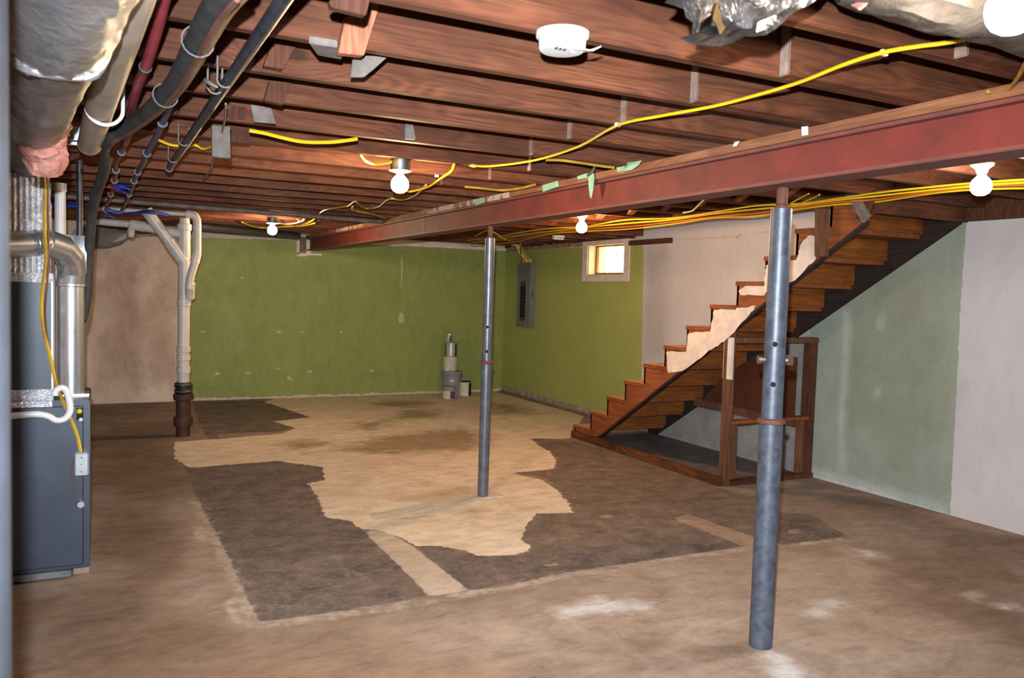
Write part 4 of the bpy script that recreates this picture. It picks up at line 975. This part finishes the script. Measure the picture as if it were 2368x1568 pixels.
MB().lathe((dx, dy, 2.0), [(.058, 0), (.066, .004), (.066, .06), (.05, .066), (.045, .12)], 28).build('cleanout', M['pvc'], ds)
wy0, wy1 = onY(342, 492, dy), np.array((dx, dy, 1.70))
wy0 = wy0+(wy0-wy1)*.05
MB().tube([wy0, wy1], .054, 24).build('branch_pipe', M['pvc'], ds)
wd = (wy0-wy1)/np.linalg.norm(wy0-wy1)
MB().tube([wy1, wy1+wd*.24], .064, 24).build('wye_fitting', M['pvc'], ds)
v0 = [onY(438, 668, dy-.12), onY(441, 640, dy-.12), onY(455, 590, dy-.14), onY(456, 555, dy-.14), onY(456, 520, dy-.14), onY(454, 505, dy-.14), onY(446, 497, dy-.14), onY(430, 494, dy-.14)]
MB().tube(catmull(v0, 6), .038, 20).build('side_pipe', M['pvc'], ds)
MB().tube([onY(450, 607, dy-.13), onY(455, 585, dy-.14)], .045, 20).build('fitting', M['pvc'], ds)
MB().tube([onY(439, 688, dy-.03), onY(440, 655, dy-.12)], .045, 20).build('fitting', M['pvc'], ds)
MB().tube([onY(446, 496, dy-.14), onY(330, 489, dy-.14), onY(205, 480, dy-.14)], .022, 16).build('vent_run', M['pvc'], ds)
hp0, hp1, hp2 = onY(205, 510, 8.6), onY(303, 519, 8.55), onY(418, 541, dy)
MB().tube([hp0, hp1], .034, 18).build('drain_run', M['pvc'], ds)
MB().tube([hp1, hp2], .042, 18).build('drain_run', M['pvc'], ds)
MB().tube([onY(303, 519, 8.55), onY(336, 525, 8.52)], .05, 18).build('fitting', M['pvc'], ds)
MB().lathe(onY(303, 550, 8.53), [(.012, 0), (.028, .006), (.034, .03), (.034, .07), (.026, .09), (.026, .13)], 18).build('trap_cap', M['pvc'], ds)

# insulation and sheeting over the bare wall
pf = [(212,520),(262,523),(300,530),(345,532),(392,536),(410,541),(392,545),(352,543),(320,548),(300,551),(280,566),(252,574),(230,575),(214,568)]
P0 = [onY(a, b, YB-.14) for a, b in pf]; ctr = np.mean(P0, 0)
mb = MB(); n = len(P0); vs = [ctr+np.array((0, -.06, 0))]; fs = []
R_ = 5
for r_ in range(1, R_+1):
    for p in P0:
        q = ctr+(p-ctr)*r_/R_; q[1] += -.06*(1-(r_/R_)**2)+.035*mnoise.noise(Vector(q*7)); vs.append(q)
for k in range(n): fs.append((0, 1+k, 1+(k+1) % n))
for r_ in range(R_-1):
    for k in range(n): a = 1+r_*n; fs.append((a+k, a+n+k, a+n+(k+1) % n, a+(k+1) % n))
mb.add(vs, fs)
o = mb.build('plastic_sheet', M['film'], None, loc=ctr); mo = o.modifiers.new('t', 'SOLIDIFY'); mo.thickness = .004
tag(o, 'dusty grey plastic sheet sagging over insulation at top of the bare wall', 'sheet')
mb = MB()
for a, b, w in ((225,535,.09),(262,545,.10),(240,560,.07),(290,540,.08),(205,540,.09)):
    mb.sphere(onY(a, b, YB-.09), w, 12, 8, 1.1, .6, .9)
for i_ in range(len(mb.v)):
    v = Vector(mb.v[i_]); mb.v[i_] = tuple(v+Vector((1, .3, 1))*.03*mnoise.noise(v*14))
tag(mb.build('insulation_batt', M['yellowglass'], None, loc=onY(240, 545, YB-.09)), 'dirty yellow insulation batt stuffed behind the plastic sheet', 'insulation')

# ------------------------------------------------------------------ furnace
fx1, fy0 = -.045, 4.55
fu = thing('furnace', (-.5, 4.8, 0), 'dark grey furnace cabinet at the left edge with a coil box on top', 'furnace')
MB().box((-.95, fy0, .045), (fx1, 5.07, .90)).build('cabinet', M['furnace'], fu, smooth=False, bevel=.006)
MB().box((-.92, fy0-.006, .065), (fx1-.03, fy0-.0005, .87)).build('front_panel', M['furnace'], fu, smooth=False, bevel=.003)
MB().box((-.90, fy0-.015, .012), (fx1-.085, fy0+.03, .044)).build('base_rail', M['galv_dull'], fu, smooth=False, bevel=.002)
for xx in (-.85, -.12):
    MB().box((xx, fy0+.05, 0), (xx+.07, 5.0, .045)).build('foot', conc, fu, smooth=False)
MB().box((-.95, fy0+.02, .901), (-.2155, 5.02, 1.50)).build('coil_box', M['furnace'], fu, smooth=False, bevel=.005)
MB().box((-.215, fy0+.03, .93), (-.207, 5.0, 1.50)).build('side_sheet', plain('reflection_pale_sheet', (206, 208, 214), (188, 190, 196), .35, .3), fu, smooth=False)  # metal side face; its white reflection is put into the pale colour
MB().box((-.95, fy0+.012, .90), (-.205, fy0+.0195, .955)).box((-.95, fy0-.004, .87), (-.21, fy0-.0065, .90)).build('foil_tape', M['bubble'], fu, smooth=False)
MB().box((-.95, fy0+.01, 1.48), (-.205, fy0+.0195, 1.525)).build('foil_tape', M['bubble'], fu, smooth=False)
# bubble-foil plenum with ribs
mb = MB(); U = 90; V = 26
x0_, x1_, y0_, y1_ = -.95, -.235, fy0+.03, 4.98
per = []
for k in range(60): per.append((x0_+(x1_-x0_)*k/59, y0_, 0))
for k in range(1, 40): per.append((x1_, y0_+(y1_-y0_)*k/39, 0))
vs = []; fs = []
for j in range(V+1):
    z_ = 1.50+.50*j/V
    for k, (a, b, _) in enumerate(per):
        rib = .0028*math.cos(k*math.pi)
        nz_ = .007*mnoise.noise(Vector((a*14, b*14, z_*16)))+.004*mnoise.noise(Vector((a*60, b*60, z_*60)))
        vs.append((a+(rib+nz_ if k >= 60 else 0), b-(rib+nz_ if k < 60 else 0), z_))
for j in range(V):
    for k in range(len(per)-1):
        w_ = len(per); fs.append((j*w_+k, j*w_+k+1, (j+1)*w_+k+1, (j+1)*w_+k))
mb.add(vs, fs)
mb.build('plenum_wrap', M['bubble'], fu)
MB().box((-.95, fy0+.04, 2.0), (-.24, 4.98, 2.03)).build('plenum_top', M['galv_dull'], fu, smooth=False)
MB().box((-.105, fy0-.012, .80), (-.075, fy0-.0065, .86)).build('gas_plate', M['black'], fu, smooth=False)
MB().sphere((-.092, fy0-.02, .845), .014, 10, 6).build('gas_knob', M['valve'], fu)
MB().cyl((-.085, fy0-.03, .805), (-.085, fy0-.006, .805), .009, .009, 12).build('screw', M['galv'], fu)
q = onY(189, 1073, fy0-.03)
sb = thing('switch_box', q, 'shiny steel outlet box on the furnace front at the end of the yellow cable', 'box')
MB().box(q+np.array((-.030, -.012, -.058)), q+np.array((.030, .022, .058))).build('box', M['galv'], sb, smooth=False, bevel=.006)
MB().box(q+np.array((-.028, -.016, -.056)), q+np.array((.028, -.0125, .056))).build('cover_plate', M['galv'], sb, smooth=False, bevel=.003)
for dz in (-.035, 0, .035): MB().cyl(q+np.array((0, -.0185, dz)), q+np.array((0, -.016, dz)), .005, .005, 10).build('screw', M['galv_dull'], sb)
q2 = onY(187, 1166, fy0-.02)
MB().cyl(q2+np.array((0, .013, 0)), q2+np.array((0, -.014, 0)), .018, .016, 14).build('cable_clamp', M['galv'], fu)
cable([onY(a, b, fy0-.03) for a, b in ((178,1048),(168,1075),(166,1105),(172,1135),(184,1160))], M['brown_wire'], 'thin red-brown wire from the steel box to the furnace clamp', .003, cat='wire', name='loose_wire')
cable([onY(a, b, fy0-.03) for a, b in ((100,390),(104,440),(103,520),(106,600),(96,690),(100,760),(115,820),(128,880),(140,915),(160,960),(178,1005),(187,1045))], M['yellow_old'], 'yellow cable snaking down the coil box to the steel outlet box', .009)
cable([onY(a, b, fy0-.02) for a, b in ((108,400),(110,460),(112,540),(110,640),(104,720),(112,800),(130,870),(146,910))], M['brown_wire'], 'brown cable running beside the yellow one down the coil box', .006)
hs = [onY(a, b, fy0-.04) for a, b in ((-30,966),(30,962),(80,958),(110,962),(130,972),(150,968),(162,950),(160,925),(152,902),(140,897),(128,905),(127,915))]
tag(MB().tube(catmull(hs, 6), .016, 14).build('condensate_hose', M['pvc_new'], None, loc=hs[0]), 'white condensate hose bending across the furnace front', 'hose')

# flue
fcx, fcy = -.135, 4.80
fp_ = thing('flue_pipe', (fcx, fcy, .9), 'shiny galvanised flue pipe rising from the furnace and elbowing left', 'pipe')
MB().cyl((fcx, fcy, .901), (fcx, fcy, 1.50), .062, .062, 32).build('riser', M['galv'], fp_)
MB().box((fcx-.08, fcy-.08, .9003), (fcx+.085, fcy+.08, .908)).build('flange', M['galv'], fp_, smooth=False)
el = [np.array((fcx, fcy, 1.49)), np.array((fcx+.005, fcy-.01, 1.545)), np.array((fcx-.002, fcy-.05, 1.605)), np.array((fcx-.04, fcy-.12, 1.655)), np.array((fcx-.10, fcy-.18, 1.675))]
for k, (a, b) in enumerate(zip(el, el[1:])):
    d_ = (b-a)/np.linalg.norm(b-a); MB().tube([a-d_*.014, b+d_*.014], .066+.001*(k % 2), 28).build('elbow_gore', M['galv'], fp_)
hx = el[-1]; hx2 = onY(-60, 568, 4.46)
hd = (hx2-hx)/np.linalg.norm(hx2-hx)
MB().tube([hx, hx2+hd*.5], .063, 32).build('horizontal_run', M['galv'], fp_)
for a in (.02, .05): MB().tube([hx+hd*a, hx+hd*(a+.012)], .068, 28).build('crimp', M['galv'], fp_)
MB().lathe((fcx, fcy, 1.46), [(.063, 0), (.068, .004), (.068, .016), (.063, .02)], 28).build('crimp', M['galv'], fp_)

q0, q1 = onY(139, 560, 5.35), onY(139, 424, 5.35)
t = thing('capped_pipe', q0, 'white plastic pipe with a flat cap standing behind the flue', 'pipe')
MB().cyl((q1[0], 5.35, 0), (q1[0], 5.35, q1[2]), .029, .029, 20).build('pipe', M['pvc_new'], t)
MB().lathe((q1[0], 5.35, q1[2]-.05), [(.03, 0), (.034, .004), (.034, .05)], 20).build('cap', M['pvc_new'], t)
p0, p1 = onY(184, 375, 5.3), onY(182, 620, 5.3)
pipe([(p0[0], 5.3, ZJ), (p0[0], 5.3, 0)], .017, M['steelpipe'], 'gas_pipe', 'thin dark gas pipe standing behind the flue', n=12, sub=1)
pb = onZ(181, 545, 0) if False else onY(165, 560, 5.1)
tag(MB().box((pb[0]-.06, 5.08, 1.55), (pb[0]+.075, 5.09, 1.74)).build('sheet_metal_scrap', M['galv_dull'], None, loc=(pb[0], 5.08, 1.55), smooth=False), 'flat bright sheet metal piece behind the flue elbow', 'sheet')

# ------------------------------------------------------------------ paint pails
def can(c, r, h, mat, label, lid=None, rim=.006, labelmat=None, lab=(.15, .85), taper=1.0, band=None, arc=(0, 2*math.pi), cat='can', name='paint_can'):
    c = np.array(c, float); t = thing(name, c, label, cat)
    MB().lathe(c, [(r*taper*.96, 0), (r*taper, .004), (r, h-.012), (r+rim*.6, h-.01), (r+rim*.6, h-.002), (r, h)], 32).build('body', mat, t)
    MB().lathe(c+np.array((0, 0, h)), [(r*.96, -.001), (r+rim, 0), (r+rim, .005), (r*.9, .007), (r*.86, .004)], 32).build('lid', lid or mat, t)
    if labelmat:
        n_ = 18; vs = []; fs = []
        for k in range(n_+1):
            w = arc[0]+(arc[1]-arc[0])*k/n_
            for f_ in lab:
                rr_ = (r*taper+(r-r*taper)*f_)+.0015; vs.append(c+np.array((math.cos(w)*rr_, math.sin(w)*rr_, h*f_)))
        for k in range(n_): fs.append((2*k, 2*k+2, 2*k+3, 2*k+1))
        MB().add(vs, fs).build('label_band', labelmat, t)
    return t
facing = math.atan2(-10.4, -4.3)
c5 = np.array((*onZ(1041, 916, 0)[:2], 0)); c5 = c5+np.array((.06, .10, 0))
H5 = .345
t5 = can(c5, .145, H5, M['cangrey'], 'large grey plastic pail at the bottom of the paint can stack', taper=.9, name='paint_pail', cat='pail')
for z_ in (.27, .29, .31): MB().lathe(c5+np.array((0, 0, z_)), [(.143, 0), (.154, .003), (.154, .01), (.143, .013)], 32).build('rib', M['cangrey'], t5)
hb = [c5+np.array((math.cos(w)*.16*(1), math.sin(w)*.16, .29-.07*math.sin((w-facing+math.pi/2)))) for w in np.linspace(facing-math.pi/2, facing+math.pi/2, 16)]
MB().tube(hb, .003, 6).build('handle', M['galv'], t5)
H2 = .20; c2 = c5+np.array((-.03, -.0, H5+.007))
t2 = can(c2, .098, H2, M['canwhite'], 'cream pail with green drips standing on the large grey pail', taper=.95, name='paint_pail', cat='pail')
for (w, z_, s_) in ((facing, .165, .012), (facing+.12, .14, .008), (facing+.06, .10, .006), (facing+.03, .02, .016), (facing+.35, .13, .007)):
    q = c2+np.array((math.cos(w)*.0985, math.sin(w)*.0985, z_)); MB().sphere(q, s_, 8, 6, .4, .4, 1.2).build('drip', M['cangreen'], t2)
c1 = c2+np.array((.005, 0, H2+.007)); H1 = .195
t1 = can(c1, .083, H1, M['canmetal'], 'grey metal gallon can with dark green sides, second from the stack top', M['cangrey'], labelmat=M['cangreen'], lab=(.02, .97), arc=(facing+.75, facing+2*math.pi-.95))
c0_ = c1+np.array((-.03, .0, H1+.007)); H0 = .118
t0 = can(c0_, .052, H0, M['canmetal'], 'small shiny quart can with green label on top of the stack', M['galv'], labelmat=M['cangreen'], lab=(.08, .85), arc=(facing+.05, facing+.7))
cs = np.array((*onZ(1037, 922, 0)[:2], 0))
cs = cs+np.array((-.01, -.0, 0))-np.array((.0, .05, 0))
ts = can(cs, .095, .175, M['cangrey'], 'small white tub with purple label in front of the large pail', M['cangrey'], labelmat=M['purple'], lab=(.12, .66), arc=(facing+.15, facing+.85), taper=1.0, name='paint_tub', cat='tub')
MB().add(*(lambda c, r: ([c+np.array((math.cos(w)*r, math.sin(w)*r, z_)) for w in np.linspace(facing-1.2, facing+.1, 10) for z_ in (.015, .12)], [(2*k, 2*k+2, 2*k+3, 2*k+1) for k in range(9)]))(cs, .0965)).build('label_band', M['canwhite'], ts)
cg = np.array((*onZ(1076, 916, 0)[:2], 0))+np.array((.02, .06, 0))
tg = can(cg, .086, .20, M['canwhite'], 'cream gallon can with a black side on the floor right of the pails', M['black'], labelmat=M['black'], lab=(.02, .99), arc=(facing+.62, facing+2.4))

# ------------------------------------------------------------------ groups of like things
G = {'ceiling_bulb': 'lit bulbs on the ceiling joists', 'smoke_detector': 'smoke detectors', 'support_post': 'steel support posts', 'tape_strip': 'mint tape on the beam plate',
     'paper_scrap': 'paper scraps on the beam plate', 'paint_pail': 'paint pails and cans', 'paint_can': 'paint pails and cans', 'paint_tub': 'paint pails and cans', 'brace': 'braces at the stair head',
     'cable_staple': 'white cable staples', 'foil_duct': 'foil ducts in the near joist bay', 'branch_tube': 'branch tubes at the manifold', 'junction_box': 'small steel junction boxes',
     'water_line': 'water lines under the joists', 'loose_wire': 'loose wires', 'electrical_cable': 'electrical cables along the ceiling'}
for o in list(S.objects):
    if o.parent is None and 'category' in o and 'group' not in o:
        k = o.name.split('.')[0]
        if k in G: o['group'] = 'cable fan of the breaker box' if 'fan entering' in o['label'] else 'yellow cable bundle' if 'strand of' in o['label'] else G[k]
